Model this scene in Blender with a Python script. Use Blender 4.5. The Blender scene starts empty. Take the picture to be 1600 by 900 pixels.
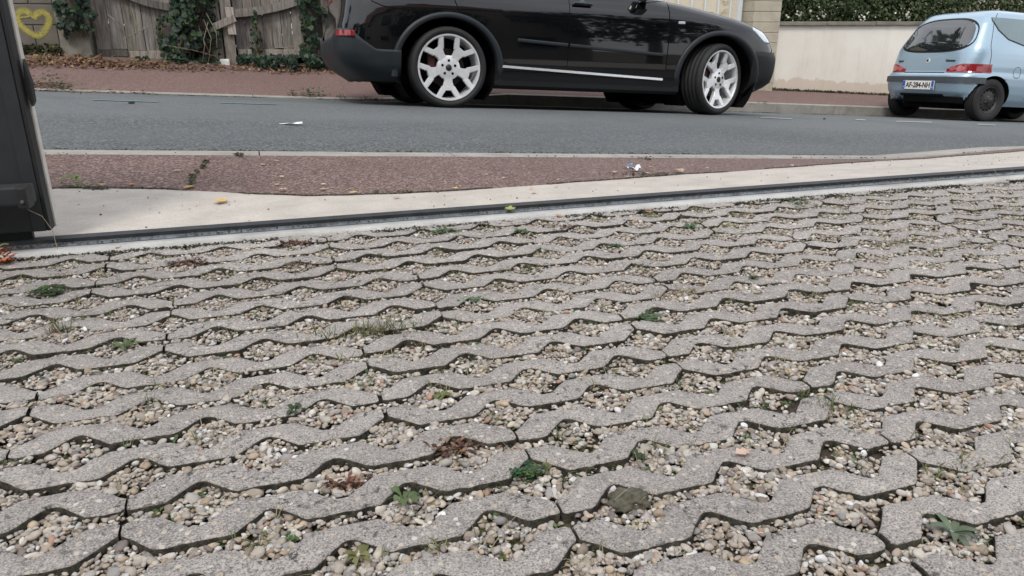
import bpy, bmesh, math, random
import numpy as np
from mathutils import Vector, Matrix, noise as mnoise
random.seed(7); rng = np.random.default_rng(7)
R = math.radians
S = bpy.context.scene
COL = S.collection

# ------------------------------------------------------------------ camera
F = 1152.0; PITCH, YAW = 19.3, 18.85
CAMP = np.array([0, 0, .70])
def rot(pitch, yaw, roll=0):
    p, a, r = np.radians([pitch, yaw, roll])
    f = np.array([np.sin(a)*np.cos(p), np.cos(a)*np.cos(p), -np.sin(p)])
    rt = np.array([np.cos(a), -np.sin(a), 0]); up = np.cross(rt, f)
    c, s = np.cos(r), np.sin(r)
    return np.stack([rt, up, f], 1) @ np.array([[c, -s, 0], [s, c, 0], [0, 0, 1]])
RW = rot(PITCH, YAW); RP = rot(21.4247, 18.8458, .5863)
cd = bpy.data.cameras.new('camera'); cam = bpy.data.objects.new('camera', cd); COL.objects.link(cam)
m = np.eye(4); m[:3, 0] = RW[:, 0]; m[:3, 1] = RW[:, 1]; m[:3, 2] = -RW[:, 2]; m[:3, 3] = CAMP
cam.matrix_world = Matrix(m.tolist())
cd.sensor_width = 36; cd.lens = F/1600*36; cd.clip_start = .02; cd.clip_end = 2000
S.camera = cam

# ------------------------------------------------------------------ world, sun, exposure
SUN_EL, SUN_AZ = 54, 215      # azimuth measured from +Y towards +X
w = bpy.data.worlds.new('World'); S.world = w; w.use_nodes = True
wn = w.node_tree; wn.nodes.clear()
def wnode(t): return wn.nodes.new(t)
out = wnode('ShaderNodeOutputWorld'); bg = wnode('ShaderNodeBackground'); bg.inputs[1].default_value = .12
sky = wnode('ShaderNodeTexSky'); sky.sky_type = 'NISHITA'; sky.sun_disc = False
sky.sun_elevation = R(SUN_EL); sky.sun_rotation = R(SUN_AZ); sky.dust_density = 3; sky.air_density = 1.2
tc = wnode('ShaderNodeTexCoord'); mp = wnode('ShaderNodeMapping'); mp.inputs['Scale'].default_value = (1, 1, 2.6)
nz = wnode('ShaderNodeTexNoise'); nz.inputs['Scale'].default_value = 2.1; nz.inputs['Detail'].default_value = 7; nz.inputs['Roughness'].default_value = .6
cr = wnode('ShaderNodeValToRGB'); cr.color_ramp.elements[0].position = .3; cr.color_ramp.elements[0].color = (.60,)*3+(1,)
cr.color_ramp.elements[1].position = .62; cr.color_ramp.elements[1].color = (.96,)*3+(1,)
cl = wnode('ShaderNodeMixRGB'); cl.inputs[1].default_value = (5.3, 5.7, 6.3, 1); cl.inputs[2].default_value = (11.0, 11.0, 11.2, 1)
mx = wnode('ShaderNodeMixRGB')
L = wn.links.new
L(tc.outputs['Generated'], mp.inputs[0]); L(mp.outputs[0], nz.inputs['Vector']); L(nz.outputs['Fac'], cr.inputs[0])
L(nz.outputs['Fac'], cl.inputs[0]); L(cr.outputs[0], mx.inputs[0]); L(sky.outputs[0], mx.inputs[1]); L(cl.outputs[0], mx.inputs[2])
L(mx.outputs[0], bg.inputs[0]); L(bg.outputs[0], out.inputs[0])
sd = bpy.data.lights.new('sun', 'SUN'); sd.energy = 1.3; sd.angle = R(14); sd.color = (1, .96, .9)
so = bpy.data.objects.new('sun', sd); COL.objects.link(so)
dirv = Vector((math.sin(R(SUN_AZ))*math.cos(R(SUN_EL)), math.cos(R(SUN_AZ))*math.cos(R(SUN_EL)), math.sin(R(SUN_EL))))
so.rotation_euler = (-dirv).to_track_quat('-Z', 'Y').to_euler()
S.view_settings.view_transform = 'Standard'; S.view_settings.look = 'None'; S.view_settings.gamma = 1
S.view_settings.exposure = .62; S.view_settings.use_curve_mapping = False
S.cycles.max_bounces = 6

# ------------------------------------------------------------------ ground geometry (metres)
Hc = .6925
M = RW @ RP.T                                            # paving plane -> world rotation
PX0, PY0, PP_, PR_ = 1.1563, .8420, .2000, .10069
def pw(V): V = np.atleast_2d(V).astype(float); return (V - [0, 0, Hc]) @ M.T + CAMP
NP = M @ np.array([0, 0, 1.]); PO = pw([0, 0, 0])[0]
def zpave(X, Y): return PO[2] - (NP[0]*(X-PO[0]) + NP[1]*(Y-PO[1]))/NP[2]
def sm(t): t = np.clip(t, 0, 1); return t*t*(3-2*t)
KY0, KY1, FY = 4.03, 8.90, 10.7                          # near kerb, far kerb, fence line
def road(X, Y): return .1 - .058*X - .06*np.maximum(0, Y-7.0)
def nlip(X): return .012 + .10*sm((X-3.8)/1.9)
def flip(X): return .024 + .115*sm((X-1.4)/1.6)
def zrail(X): return .101 + .003*X
def ysplit(X): return 2.475 - .0244*X                    # back of the gate rail
def nside(X, Y):
    zk = road(X, KY0) + nlip(X); y0 = ysplit(X)
    return zrail(X) + (zk - zrail(X))*np.clip((Y-y0)/(3.87-y0), 0, 1)
def fside(X, Y):
    zk = road(X, KY1) + flip(X); zf = .285 - .062*X
    zf = np.where(X > 5, zf + 0*X, zf)
    return zk + (zf - zk)*np.clip((Y-KY1-.14)/(FY-KY1-.14), 0, 1.3)
def ffar(X, Y): return float(road(X, Y)) if Y < KY1 else float(fside(X, max(Y, KY1+.14)))
def ray(px, py): return RW @ np.array([(px-800)/F, (450-py)/F, 1])
def hit(px, py, fn):                                     # a point of the photo on a ground surface
    d = ray(px, py); t = .4
    while t < 40:
        p = CAMP + d*t
        if p[2] < fn(p[0], p[1]): break
        t += .12
    lo, hi = t-.12, t
    for _ in range(12):
        t = (lo+hi)/2; p = CAMP + d*t
        if p[2] < fn(p[0], p[1]): hi = t
        else: lo = t
    return p
def atY(px, py, Y): d = ray(px, py); return CAMP + d*(Y/d[1])
def onpave(px, py, z=0.0):
    d = M.T @ ray(px, py); t = -(Hc-z)/d[2]; return np.array([d[0]*t, d[1]*t, z])   # paving coords

# ------------------------------------------------------------------ helpers
def tag(o, label=None, cat=None, group=None, kind=None):
    for k, v in (('label', label), ('category', cat), ('group', group), ('kind', kind)):
        if v: o[k] = v
    return o
def empty(name, loc=(0, 0, 0), label=None, cat=None, group=None, mat=None):
    o = bpy.data.objects.new(name, None); COL.objects.link(o); o.location = loc; o.empty_display_size = .1
    if mat is not None: o.matrix_world = mat
    return tag(o, label, cat, group)
def mesh(name, V, Fc, mat=None, parent=None, smooth=False, col=None, mats=None, fmat=None, world=False):
    """V (n,3), Fc list of faces or (m,k) array. col: per-vertex rgb"""
    me = bpy.data.meshes.new(name); V = np.asarray(V, dtype=np.float32)
    if isinstance(Fc, np.ndarray) and Fc.ndim == 2:
        nf, k = Fc.shape
        me.vertices.add(len(V)); me.vertices.foreach_set('co', V.ravel())
        me.loops.add(nf*k); me.loops.foreach_set('vertex_index', Fc.astype(np.int32).ravel())
        me.polygons.add(nf); me.polygons.foreach_set('loop_start', np.arange(0, nf*k, k, dtype=np.int32))
        me.update(calc_edges=True)
    else:
        me.from_pydata([tuple(map(float, v)) for v in V], [], [tuple(int(i) for i in f) for f in Fc]); me.update()
    if mats:
        for mm in mats: me.materials.append(mm)
        if fmat is not None: me.polygons.foreach_set('material_index', np.asarray(fmat, dtype=np.int32))
    elif mat: me.materials.append(mat)
    if smooth: me.polygons.foreach_set('use_smooth', np.ones(len(me.polygons), dtype=bool))
    if col is not None:
        a = me.attributes.new('Col', 'FLOAT_COLOR', 'POINT'); c = np.ones((len(V), 4), dtype=np.float32); c[:, :col.shape[1]] = col
        a.data.foreach_set('color', c.ravel())
    me.validate(); me.update()
    o = bpy.data.objects.new(name, me); COL.objects.link(o)
    if parent is not None:
        o.parent = parent
        if world: o.matrix_parent_inverse = parent.matrix_world.inverted() if parent.type != 'EMPTY' or True else Matrix()
    return o
class MB:
    def __init__(s): s.V = []; s.F = []; s.n = 0
    def add(s, V, Fc):
        V = np.asarray(V, float); s.V.append(V); s.F += [tuple(i+s.n for i in f) for f in Fc]; s.n += len(V); return s
    def box(s, c, d, rz=0, tilt=0, bev=0):
        c = np.array(c, float); x, y, z = np.array(d, float)/2
        P = np.array([(a*x, b*y, e*z) for a in (-1, 1) for b in (-1, 1) for e in (-1, 1)])
        Fc = [(0, 1, 3, 2), (4, 6, 7, 5), (0, 4, 5, 1), (2, 3, 7, 6), (0, 2, 6, 4), (1, 5, 7, 3)]
        if bev:
            bm = bmesh.new(); vs = [bm.verts.new(p) for p in P]; [bm.faces.new([vs[i] for i in f]) for f in Fc]
            bmesh.ops.bevel(bm, geom=bm.edges[:], offset=bev, segments=2, affect='EDGES', profile=.6)
            bm.verts.index_update(); P = np.array([v.co for v in bm.verts]); Fc = [[v.index for v in f.verts] for f in bm.faces]; bm.free()
        if tilt: ct, st = math.cos(tilt), math.sin(tilt); P = P @ np.array([[ct, 0, -st], [0, 1, 0], [st, 0, ct]]).T
        if rz: cz, sz = math.cos(rz), math.sin(rz); P = P @ np.array([[cz, -sz, 0], [sz, cz, 0], [0, 0, 1]]).T
        return s.add(P + c, Fc)
    def tube(s, pts, r, n=6):
        pts = [Vector(p) for p in pts]; r = r if hasattr(r, '__len__') else [r]*len(pts); V = []; Fc = []
        for i, p in enumerate(pts):
            t = (pts[min(i+1, len(pts)-1)] - pts[max(i-1, 0)]).normalized()
            a = t.orthogonal().normalized() if i == 0 else (a - t*a.dot(t)).normalized(); b = t.cross(a)
            for j in range(n):
                q = p + (a*math.cos(2*math.pi*j/n) + b*math.sin(2*math.pi*j/n))*r[i]; V.append(q)
        for i in range(len(pts)-1):
            for j in range(n): Fc.append((i*n+j, i*n+(j+1) % n, (i+1)*n+(j+1) % n, (i+1)*n+j))
        Fc.append(tuple(range(n))[::-1]); Fc.append(tuple((len(pts)-1)*n+j for j in range(n)))
        return s.add(V, Fc)
    def lathe(s, prof, n=48, c=(0, 0, 0), closed=False):          # axis Y, prof = [(r, y)]
        V = []; Fc = []; k = len(prof)
        for j in range(n):
            a = 2*math.pi*j/n
            for r_, y_ in prof: V.append((c[0]+r_*math.cos(a), c[1]+y_, c[2]+r_*math.sin(a)))
        for j in range(n):
            for i in range(k if closed else k-1):
                Fc.append((j*k+i, j*k+(i+1) % k, ((j+1) % n)*k+(i+1) % k, ((j+1) % n)*k+i))
        return s.add(V, Fc)
    def build(s, name, mat, parent=None, smooth=False, mats=None, fmat=None):
        return mesh(name, np.concatenate(s.V), s.F, mat, parent, smooth, mats=mats, fmat=fmat)
def grid(us, vs, fn):
    V = [fn(u, v) for v in vs for u in us]; n = len(us)
    Fc = [(j*n+i, j*n+i+1, (j+1)*n+i+1, (j+1)*n+i) for j in range(len(vs)-1) for i in range(n-1)]
    return np.array(V, float), Fc
def sg(v): return 1 if v >= 0 else -1

# ------------------------------------------------------------------ materials
class Mat:
    def __init__(s, name):
        s.m = bpy.data.materials.new(name); s.m.use_nodes = True; s.nt = s.m.node_tree
        s.b = s.nt.nodes['Principled BSDF']; s.o = s.nt.nodes['Material Output']
    def n(s, t, **kw):
        x = s.nt.nodes.new(t)
        for k, v in kw.items(): setattr(x, k, v)
        return x
    def l(s, a, b): s.nt.links.new(a, b)
    def coord(s, scale=(1, 1, 1), world=True):
        if world: g = s.n('ShaderNodeNewGeometry').outputs['Position']
        else: g = s.n('ShaderNodeTexCoord').outputs['Object']
        mp = s.n('ShaderNodeMapping'); mp.inputs['Scale'].default_value = scale; s.l(g, mp.inputs[0]); return mp.outputs[0]
    def noise(s, sc, det=4, rough=.55, co=None, dist=0):
        x = s.n('ShaderNodeTexNoise'); x.inputs['Scale'].default_value = sc; x.inputs['Detail'].default_value = det
        x.inputs['Roughness'].default_value = rough; x.inputs['Distortion'].default_value = dist
        if co is not None: s.l(co, x.inputs['Vector'])
        return x.outputs['Fac']
    def vor(s, sc, co=None, out='Distance', feature='F1'):
        x = s.n('ShaderNodeTexVoronoi'); x.inputs['Scale'].default_value = sc; x.feature = feature
        if co is not None: s.l(co, x.inputs['Vector'])
        return x.outputs[out]
    def ramp(s, src, stops):
        x = s.n('ShaderNodeValToRGB'); e = x.color_ramp.elements
        while len(e) < len(stops): e.new(.5)
        for i, (p, c) in enumerate(stops):
            e[i].position = p; e[i].color = (c, c, c, 1) if not hasattr(c, '__len__') else tuple(c)+(1,)
        s.l(src, x.inputs[0]); return x.outputs[0]
    def mix(s, f, a, b, mode='MIX'):
        x = s.n('ShaderNodeMixRGB', blend_type=mode)
        for i, v in ((0, f), (1, a), (2, b)):
            if isinstance(v, (int, float)): x.inputs[i].default_value = v if i == 0 else (v, v, v, 1)
            elif isinstance(v, tuple): x.inputs[i].default_value = v+(1,) if len(v) == 3 else v
            else: s.l(v, x.inputs[i])
        return x.outputs[0]
    def attr(s, name='Col'): x = s.n('ShaderNodeAttribute', attribute_name=name); return x
    def bump(s, h, dist=.002, st=1, prev=None):
        x = s.n('ShaderNodeBump'); x.inputs['Distance'].default_value = dist; x.inputs['Strength'].default_value = st
        s.l(h, x.inputs['Height'])
        if prev is not None: s.l(prev, x.inputs['Normal'])
        return x.outputs[0]
    def fin(s, col, rough=.8, bump=None, spec=None, metal=None, coat=None):
        if isinstance(col, tuple): s.b.inputs['Base Color'].default_value = col+(1,)
        else: s.l(col, s.b.inputs['Base Color'])
        if isinstance(rough, (int, float)): s.b.inputs['Roughness'].default_value = rough
        else: s.l(rough, s.b.inputs['Roughness'])
        if bump is not None: s.l(bump, s.b.inputs['Normal'])
        if spec is not None: s.b.inputs['Specular IOR Level'].default_value = spec
        if metal is not None: s.b.inputs['Metallic'].default_value = metal
        if coat is not None: s.b.inputs['Coat Weight'].default_value = coat; s.b.inputs['Coat Roughness'].default_value = .03
        return s.m
def plain(name, col, rough=.6, metal=0, coat=0, var=.12, sc=30, spec=None, bump=0):
    x = Mat(name); co = x.coord(world=False); n = x.noise(sc, 5, .6, co)
    c = x.mix(x.ramp(n, [(.3, 0), (.7, 1)]), tuple(v*(1-var) for v in col), tuple(min(1, v*(1+var)) for v in col))
    return x.fin(c, rough, x.bump(n, .001, bump) if bump else None, metal=metal, coat=coat, spec=spec)

def m_asphalt():
    x = Mat('asphalt'); co = x.coord()
    a = x.noise(75, 2, .6, co); b = x.vor(85, co, 'Color'); big = x.noise(.8, 5, .6, co); lanes = x.noise(1.3, 3, .5, x.coord((.12, 1, 1)))
    bw = x.n('ShaderNodeRGBToBW'); x.l(b, bw.inputs[0])
    g = x.ramp(bw.outputs[0], [(.15, (.020, .023, .025)), (.5, (.050, .057, .060)), (.85, (.21, .22, .22))])
    g = x.mix(.45, g, x.ramp(a, [(.35, (.025, .029, .031)), (.65, (.115, .126, .131))]))
    g = x.mix(x.ramp(lanes, [(.42, 0), (.6, .35)]), g, (.098, .108, .113))
    sy = x.n('ShaderNodeSeparateXYZ'); x.l(co, sy.inputs[0]); md = x.n('ShaderNodeMath', operation='MULTIPLY_ADD'); x.l(x.noise(1.1, 3, .6, x.coord((.4, 1, 1))), md.inputs[0]); md.inputs[1].default_value = .9; x.l(sy.outputs[1], md.inputs[2])
    dv = x.n('ShaderNodeMath', operation='DIVIDE'); x.l(md.outputs[0], dv.inputs[0]); dv.inputs[1].default_value = 10
    g = x.mix(x.ramp(dv.outputs[0], [(.57, 0), (.64, .5), (.90, .5), (.94, .25)]), g, (.125, .137, .142))       # older, smoother wearing course on the far lane
    g = x.mix(x.ramp(big, [(.5, 0), (.72, .5)]), g, (.055, .06, .063))
    return x.fin(g, .85, x.bump(bw.outputs[0], .003, .5))
def m_redasphalt(name, c0, c1, c2):
    x = Mat(name); co = x.coord()
    bw = x.n('ShaderNodeRGBToBW'); x.l(x.vor(120, co, 'Color'), bw.inputs[0]); big = x.noise(1.6, 6, .65, co); mid = x.noise(70, 3, .6, co)
    g = x.ramp(bw.outputs[0], [(.12, c0), (.5, c1), (.88, c2)])
    g = x.mix(x.ramp(mid, [(.4, 0), (.6, .5)]), g, tuple(v*.7 for v in c1))
    g = x.mix(x.ramp(big, [(.4, 0), (.7, .4)]), g, tuple(v*.75 for v in c1))
    d = x.vor(.9, x.mix(.25, co, x.noise(3, 3, .5, co)), 'Distance', 'DISTANCE_TO_EDGE')
    g = x.mix(x.ramp(d, [(0, .3), (.006, 0)]), g, (.05, .045, .035))
    return x.fin(g, .88, x.bump(bw.outputs[0], .003, .6))
def m_concrete(name, base, var=.15, sc=6, bumpd=.002, dirt=(.3, .28, .24), dirtamt=.35):
    x = Mat(name); co = x.coord(); n = x.noise(sc, 8, .65, co); f = x.noise(160, 3, .6, co)
    g = x.mix(x.ramp(n, [(.3, 0), (.7, 1)]), tuple(v*(1-var) for v in base), tuple(min(1, v*(1+var)) for v in base))
    g = x.mix(x.ramp(f, [(.35, .35), (.55, 0)]), g, tuple(v*.55 for v in base))
    st = x.noise(3.1, 7, .7, x.coord((.6, 2.2, 1)))
    g = x.mix(x.ramp(st, [(.52, 0), (.7, dirtamt)]), g, dirt)
    return x.fin(g, .85, x.bump(f, bumpd, .4))
def m_paver():
    x = Mat('paver_concrete'); co = x.coord()
    big = x.noise(2.2, 4, .6, co); mid = x.noise(22, 5, .65, co); fine = x.noise(330, 3, .65, co)
    g = x.mix(x.ramp(big, [(.35, 0), (.65, 1)]), (.27, .243, .228), (.39, .357, .335))
    g = x.mix(x.ramp(mid, [(.46, 0), (.72, .6)]), g, (.19, .18, .165))
    g = x.mix(x.ramp(fine, [(.32, 1), (.52, 0)]), g, (.06, .055, .05))
    f2 = x.noise(170, 3, .7, co); g = x.mix(x.ramp(f2, [(.58, 0), (.68, .75)]), g, (.10, .092, .085)); g = x.mix(x.ramp(f2, [(.30, .6), (.42, 0)]), g, (.50, .47, .43))
    g = x.mix(x.ramp(fine, [(.56, 0), (.72, .75)]), g, (.56, .545, .52))
    # coarse stones set in the concrete
    v = x.n('ShaderNodeTexVoronoi'); v.inputs['Scale'].default_value = 95; v.inputs['Randomness'].default_value = 1; x.l(co, v.inputs['Vector'])
    sep = x.n('ShaderNodeSeparateColor'); x.l(v.outputs['Color'], sep.inputs[0])
    stone = x.ramp(sep.outputs[1], [(0, (.42, .33, .25)), (.35, (.50, .45, .38)), (.6, (.26, .24, .22)), (1, (.58, .56, .52))])
    m1 = x.n('ShaderNodeMath', operation='MULTIPLY'); x.l(x.ramp(v.outputs['Distance'], [(.33, 1), (.42, 0)]), m1.inputs[0]); x.l(x.ramp(sep.outputs[0], [(.74, 0), (.76, .85)]), m1.inputs[1])
    g = x.mix(m1.outputs[0], g, stone)
    # black lichen and pits
    tone = x.n('ShaderNodeTexVoronoi'); tone.inputs['Scale'].default_value = 2.3; x.l(co, tone.inputs['Vector']); tb = x.n('ShaderNodeRGBToBW'); x.l(tone.outputs['Color'], tb.inputs[0]); g = x.mix(x.ramp(tb.outputs[0], [(.2, .22), (.6, 0)]), g, (.20, .185, .17))
    v2 = x.noise(60, 5, .75, co); pat = x.noise(6, 3, .6, co)
    m2 = x.n('ShaderNodeMath', operation='MULTIPLY'); x.l(x.ramp(v2, [(.56, 0), (.62, 1)]), m2.inputs[0]); x.l(x.ramp(pat, [(.42, .1), (.6, 1)]), m2.inputs[1])
    g = x.mix(m2.outputs[0], g, (.05, .048, .045))
    st = x.noise(9, 5, .7, co, .8); g = x.mix(x.ramp(st, [(.60, 0), (.72, .55)]), g, (.10, .095, .085))
    return x.fin(g, .9, x.bump(v2, .003, .5, x.bump(fine, .0016, 1)))
def m_soil():
    x = Mat('soil'); co = x.coord(); n = x.noise(40, 6, .7, co); b = x.noise(5, 4, .6, co); f = x.noise(260, 3, .6, co)
    g = x.mix(x.ramp(n, [(.35, 0), (.65, 1)]), (.022, .017, .012), (.075, .055, .04))
    g = x.mix(x.ramp(b, [(.52, 0), (.62, .85)]), g, x.mix(n, (.03, .04, .008), (.12, .13, .03)))
    g = x.mix(x.ramp(f, [(.6, 0), (.75, .5)]), g, (.16, .12, .08))
    return x.fin(g, .95, x.bump(n, .006, 1))
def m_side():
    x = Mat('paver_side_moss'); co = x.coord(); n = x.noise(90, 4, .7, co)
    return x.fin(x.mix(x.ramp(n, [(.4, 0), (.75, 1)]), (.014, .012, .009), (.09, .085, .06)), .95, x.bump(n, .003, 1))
def m_attr(name, rough=.6, spec=.4, trans=0, var=.25, sc=80, bump=.3):
    x = Mat(name); a = x.attr(); n = x.noise(sc, 4, .6, x.coord())
    g = x.mix(1, a.outputs['Color'], x.ramp(n, [(.3, 1-var), (.7, 1+var*.4)]), 'MULTIPLY')
    x.fin(g, rough, x.bump(n, .0008, bump), spec=spec)
    if trans:
        t = x.n('ShaderNodeBsdfTranslucent'); x.l(g, t.inputs[0]); ms = x.n('ShaderNodeMixShader'); ms.inputs[0].default_value = trans
        x.l(x.b.outputs[0], ms.inputs[1]); x.l(t.outputs[0], ms.inputs[2]); x.l(ms.outputs[0], x.o.inputs[0])
    return x.m
def m_wood():
    x = Mat('weathered_wood'); co = x.coord((1, 1, .09)); n = x.noise(38, 7, .7, co, .4); a = x.attr(); b = x.noise(2.5, 4, .6, x.coord())
    g = x.mix(x.ramp(n, [(.3, 0), (.68, 1)]), (.07, .06, .052), (.33, .305, .275))
    g = x.mix(x.ramp(b, [(.48, 0), (.7, .5)]), g, (.13, .10, .075))
    g = x.mix(1, g, a.outputs['Color'], 'MULTIPLY')
    return x.fin(g, .9, x.bump(n, .004, .8))
def m_render():
    x = Mat('cream_render'); co = x.coord(); n = x.noise(1.4, 6, .65, co); f = x.noise(120, 3, .6, co)
    g = x.mix(x.ramp(n, [(.3, 0), (.7, 1)]), (.50, .455, .385), (.60, .56, .49))
    drip = x.noise(5, 6, .7, x.coord((1, 1, .12)))
    g = x.mix(x.ramp(drip, [(.52, 0), (.75, .35)]), g, (.36, .30, .23))
    sep = x.n('ShaderNodeSeparateXYZ'); x.l(x.n('ShaderNodeTexCoord').outputs['Object'], sep.inputs[0])
    mz = x.n('ShaderNodeMath', operation='ADD'); x.l(sep.outputs[2], mz.inputs[0]); x.l(x.noise(9, 5, .7, co), mz.inputs[1])
    g = x.mix(x.ramp(mz.outputs[0], [(.42, .9), (.60, 0)]), g, (.33, .235, .15))      # damp rusty foot of the wall
    return x.fin(g, .9, x.bump(f, .002, .5))
ASPH = m_asphalt()
RED = m_redasphalt('red_asphalt', (.040, .024, .022), (.122, .072, .062), (.34, .25, .225))
REDF = m_redasphalt('red_asphalt_old', (.08, .046, .041), (.150, .090, .080), (.25, .17, .15))
KERB = m_concrete('kerb_concrete', (.275, .262, .235), .18, 7, dirt=(.12, .115, .09), dirtamt=.6)
APRON = m_concrete('apron_concrete', (.415, .378, .338), .15, 7, dirt=(.30, .28, .25), dirtamt=.7)
STRIPC = m_concrete('sill_concrete', (.40, .395, .38), .18, 12, dirt=(.20, .19, .16), dirtamt=.8)
PAVER = m_paver(); SOIL = m_soil(); SIDE = m_side(); STONE = m_attr('pebble', .62, .4)
LEAF = m_attr('leaf', .55, .35, .25, .3, 40); WOOD = m_wood(); RENDER = m_render()
BLOCKC = m_concrete('block_concrete', (.14, .125, .102), .3, 3, dirt=(.09, .085, .06), dirtamt=.7)
PILC = m_concrete('old_concrete', (.20, .19, .155), .3, 4, dirt=(.09, .08, .05), dirtamt=.7)
GATE = plain('anthracite_aluminium', (.026, .030, .034), .5, .1, var=.15, sc=12)
GATED = plain('dark_gasket', (.012, .013, .014), .6)
SEAL = plain('pale_seal', (.55, .52, .47), .6)
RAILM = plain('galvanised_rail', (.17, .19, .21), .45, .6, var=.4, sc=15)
RAILD = plain('dark_rail_steel', (.03, .033, .036), .6, .3, var=.3)  # own dark steel colour of the whole rail bar
RUBBER = plain('tyre_rubber', (.010, .010, .011), .75, var=.3, sc=20, bump=.4)
RIM = plain('silver_rim', (.70, .71, .72), .34, .45, var=.08)
BLACKP = plain('black_plastic', (.006, .0065, .0075), .5, var=.1, spec=.3)
GREYP = plain('grey_plastic', (.014, .018, .022), .5, var=.2, sc=8, spec=.35)
DARK = plain('dark_recess', (.004, .004, .004), .9, spec=.1)
PAINT = Mat('black_car_paint').fin((.003, .0035, .0045), .10, coat=1, spec=.12)
CHROME = plain('chrome', (.75, .76, .78), .22, .5, var=.03)
REDL = plain('red_lens', (.22, .010, .014), .12, coat=.8)
PINKL = plain('pale_lens', (.42, .10, .10), .15, coat=.8)
LAMPG = plain('lamp_glass', (.50, .55, .60), .1, .2, coat=1)
GLASS = Mat('dark_glass').fin((.012, .014, .016), .03, spec=.9, coat=1)
BLUEP = Mat('pale_blue_paint').fin((.30, .41, .50), .30, metal=.35, coat=.7)
BLUEGL = Mat('tinted_glass').fin((.10, .15, .165), .05, spec=.8, coat=.6)
BUMP = plain('bumper_strip', (.05, .06, .07), .55)
STEEL = plain('black_steel', (.03, .028, .028), .5, .4, var=.2)
DISC = plain('brake_disc', (.035, .028, .025), .4, .7, var=.3)
CALI = plain('rusty_caliper', (.05, .010, .008), .6)
PLATE = plain('plate_white', (.72, .72, .69), .4, var=.03)
PLATEB = plain('plate_blue', (.03, .10, .36), .4)
INK = plain('black_ink', (.01, .01, .01), .5)
WHITEPAINT = plain('worn_white_paint', (.24, .255, .26), .8, var=.3, sc=60)
TEAL = plain('faded_green_paint', (.12, .19, .18), .8, var=.3, sc=40)

# ------------------------------------------------------------------ base ground, road, kerbs, pavements
def sheet(name, xs, ys, zf, mat, yf=None):
    V, Fc = grid(xs, ys, lambda x, y: (x, y if yf is None else yf(x, y), zf(x, y if yf is None else yf(x, y))))
    return tag(mesh(name, V, Fc, mat), kind='structure')
xsL = np.concatenate([np.arange(-60, -4, 4), np.arange(-4, 14, .1), np.arange(14, 90, 4)])
GROUNDM = plain('bare_ground', (.10, .085, .06), .95, var=.3, sc=2)
sheet('ground', np.array([-900, -300, -100, -60, -20, 0, 20, 60, 100, 300, 900.]), np.array([-900, -200, -60, -10, 3, 10, 20, 60, 300, 900.]), lambda x, y: -.75 - .058*np.clip(x, -60, 90), GROUNDM)
sheet('road', xsL, np.array([KY0, 4.5, 5, 5.5, 6, 6.5, 7.0, 7.5, 8, 8.5, KY1+.03]), lambda x, y: road(x, y) + .004, ASPH)
sheet('near_pavement', xsL, np.linspace(0, 1, 9), nside, RED, yf=lambda x, t: (ysplit(np.clip(x, -8, 12))-.02)*(1-t) + 3.875*t)
sheet('far_pavement', xsL, np.linspace(KY1+.13, FY+.12, 8), fside, REDF)
def kerb(name, y0, y1, top, label_mat, x0=-60, x1=90, step=1.0):
    mb = MB(); x = x0
    while x < x1:
        e = min(x + (step if -6 < x < 16 else 6), x1); g = .003
        V = []
        for X in (x+g, e-g):
            for (Y, dz) in ((y0, -.3), (y0, -.008), (y0+.01*sg(y1-y0), 0), (y1-.01*sg(y1-y0), 0), (y1, -.008), (y1, -.3)): V.append((X, Y, top(X)+dz))
        mb.add(V, [(i, i+1, i+7, i+6) for i in range(5)] + [(0, 1, 2, 3, 4, 5), (11, 10, 9, 8, 7, 6)]); x = e
    return tag(mb.build(name, label_mat), kind='structure')
kerb('near_kerb', KY0, 3.865, lambda X: road(X, KY0) + nlip(X), KERB)
kerb('far_kerb', KY1, KY1+.14, lambda X: road(X, KY1) + flip(X), KERB)
# moss and gravel line in the far gutter, painted marks
def patch(name, pts, fn, mat, lift=.006, label=None, cat=None, group=None, kind='structure'):
    P = [hit(*p, fn) for p in pts]; V = [(p[0], p[1], fn(p[0], p[1])+lift) for p in P]
    return tag(mesh(name, V, [tuple(range(len(V)))], mat), label, cat, group, kind)
for pts in [[(145, 157), (246, 160), (246, 161.2), (145, 158)], [(345, 161.6), (432, 164), (432, 164.8), (345, 162.4)]]: patch('road_marking', pts, road, TEAL, .009)
for pts in [[(1188, 184), (1238, 186.2), (1238, 187.6), (1188, 185)], [(1338, 187), (1352, 187.8), (1352, 189.6), (1336, 188.5)], [(1400, 190), (1456, 191.4), (1456, 193), (1400, 191.4)], [(1528, 194.6), (1556, 195.6), (1555, 197), (1526, 196)]]: patch('road_marking', pts, road, WHITEPAINT, .009)
# concrete apron of the driveway: irregular, feathered edge over the red asphalt
AB = [(-6, 3.25), (-2.2, 3.22), (-1.3, 3.2), (-.764, 3.19), (-.588, 3.173), (-.379, 3.112), (-.145, 3.016), (.063, 2.893), (.202, 2.855), (.343, 2.827)]
for q_ in [(700, 300), (844, 289.5), (923, 284), (1000, 278.5), (1067, 273), (1120, 270.5), (1250, 261), (1374, 252.5), (1472, 246), (1583, 238)]: h_ = hit(*q_, nside); AB.append((h_[0], h_[1]))
AB.append((12, AB[-1][1])); print(AB)
xa = np.arange(-6, 12, .02); ya = np.interp(xa, [a for a, b in AB], [b for a, b in AB]); ya = np.convolve(np.pad(ya, 6, 'edge'), np.ones(13)/13, 'valid')
ya = ya + np.array([.012*mnoise.noise((x*9, 0, 0)) + .006*mnoise.noise((x*40, 3, 0)) for x in xa])
AX, AY = xa.copy(), ya.copy(); V = []; n = len(xa)
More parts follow.
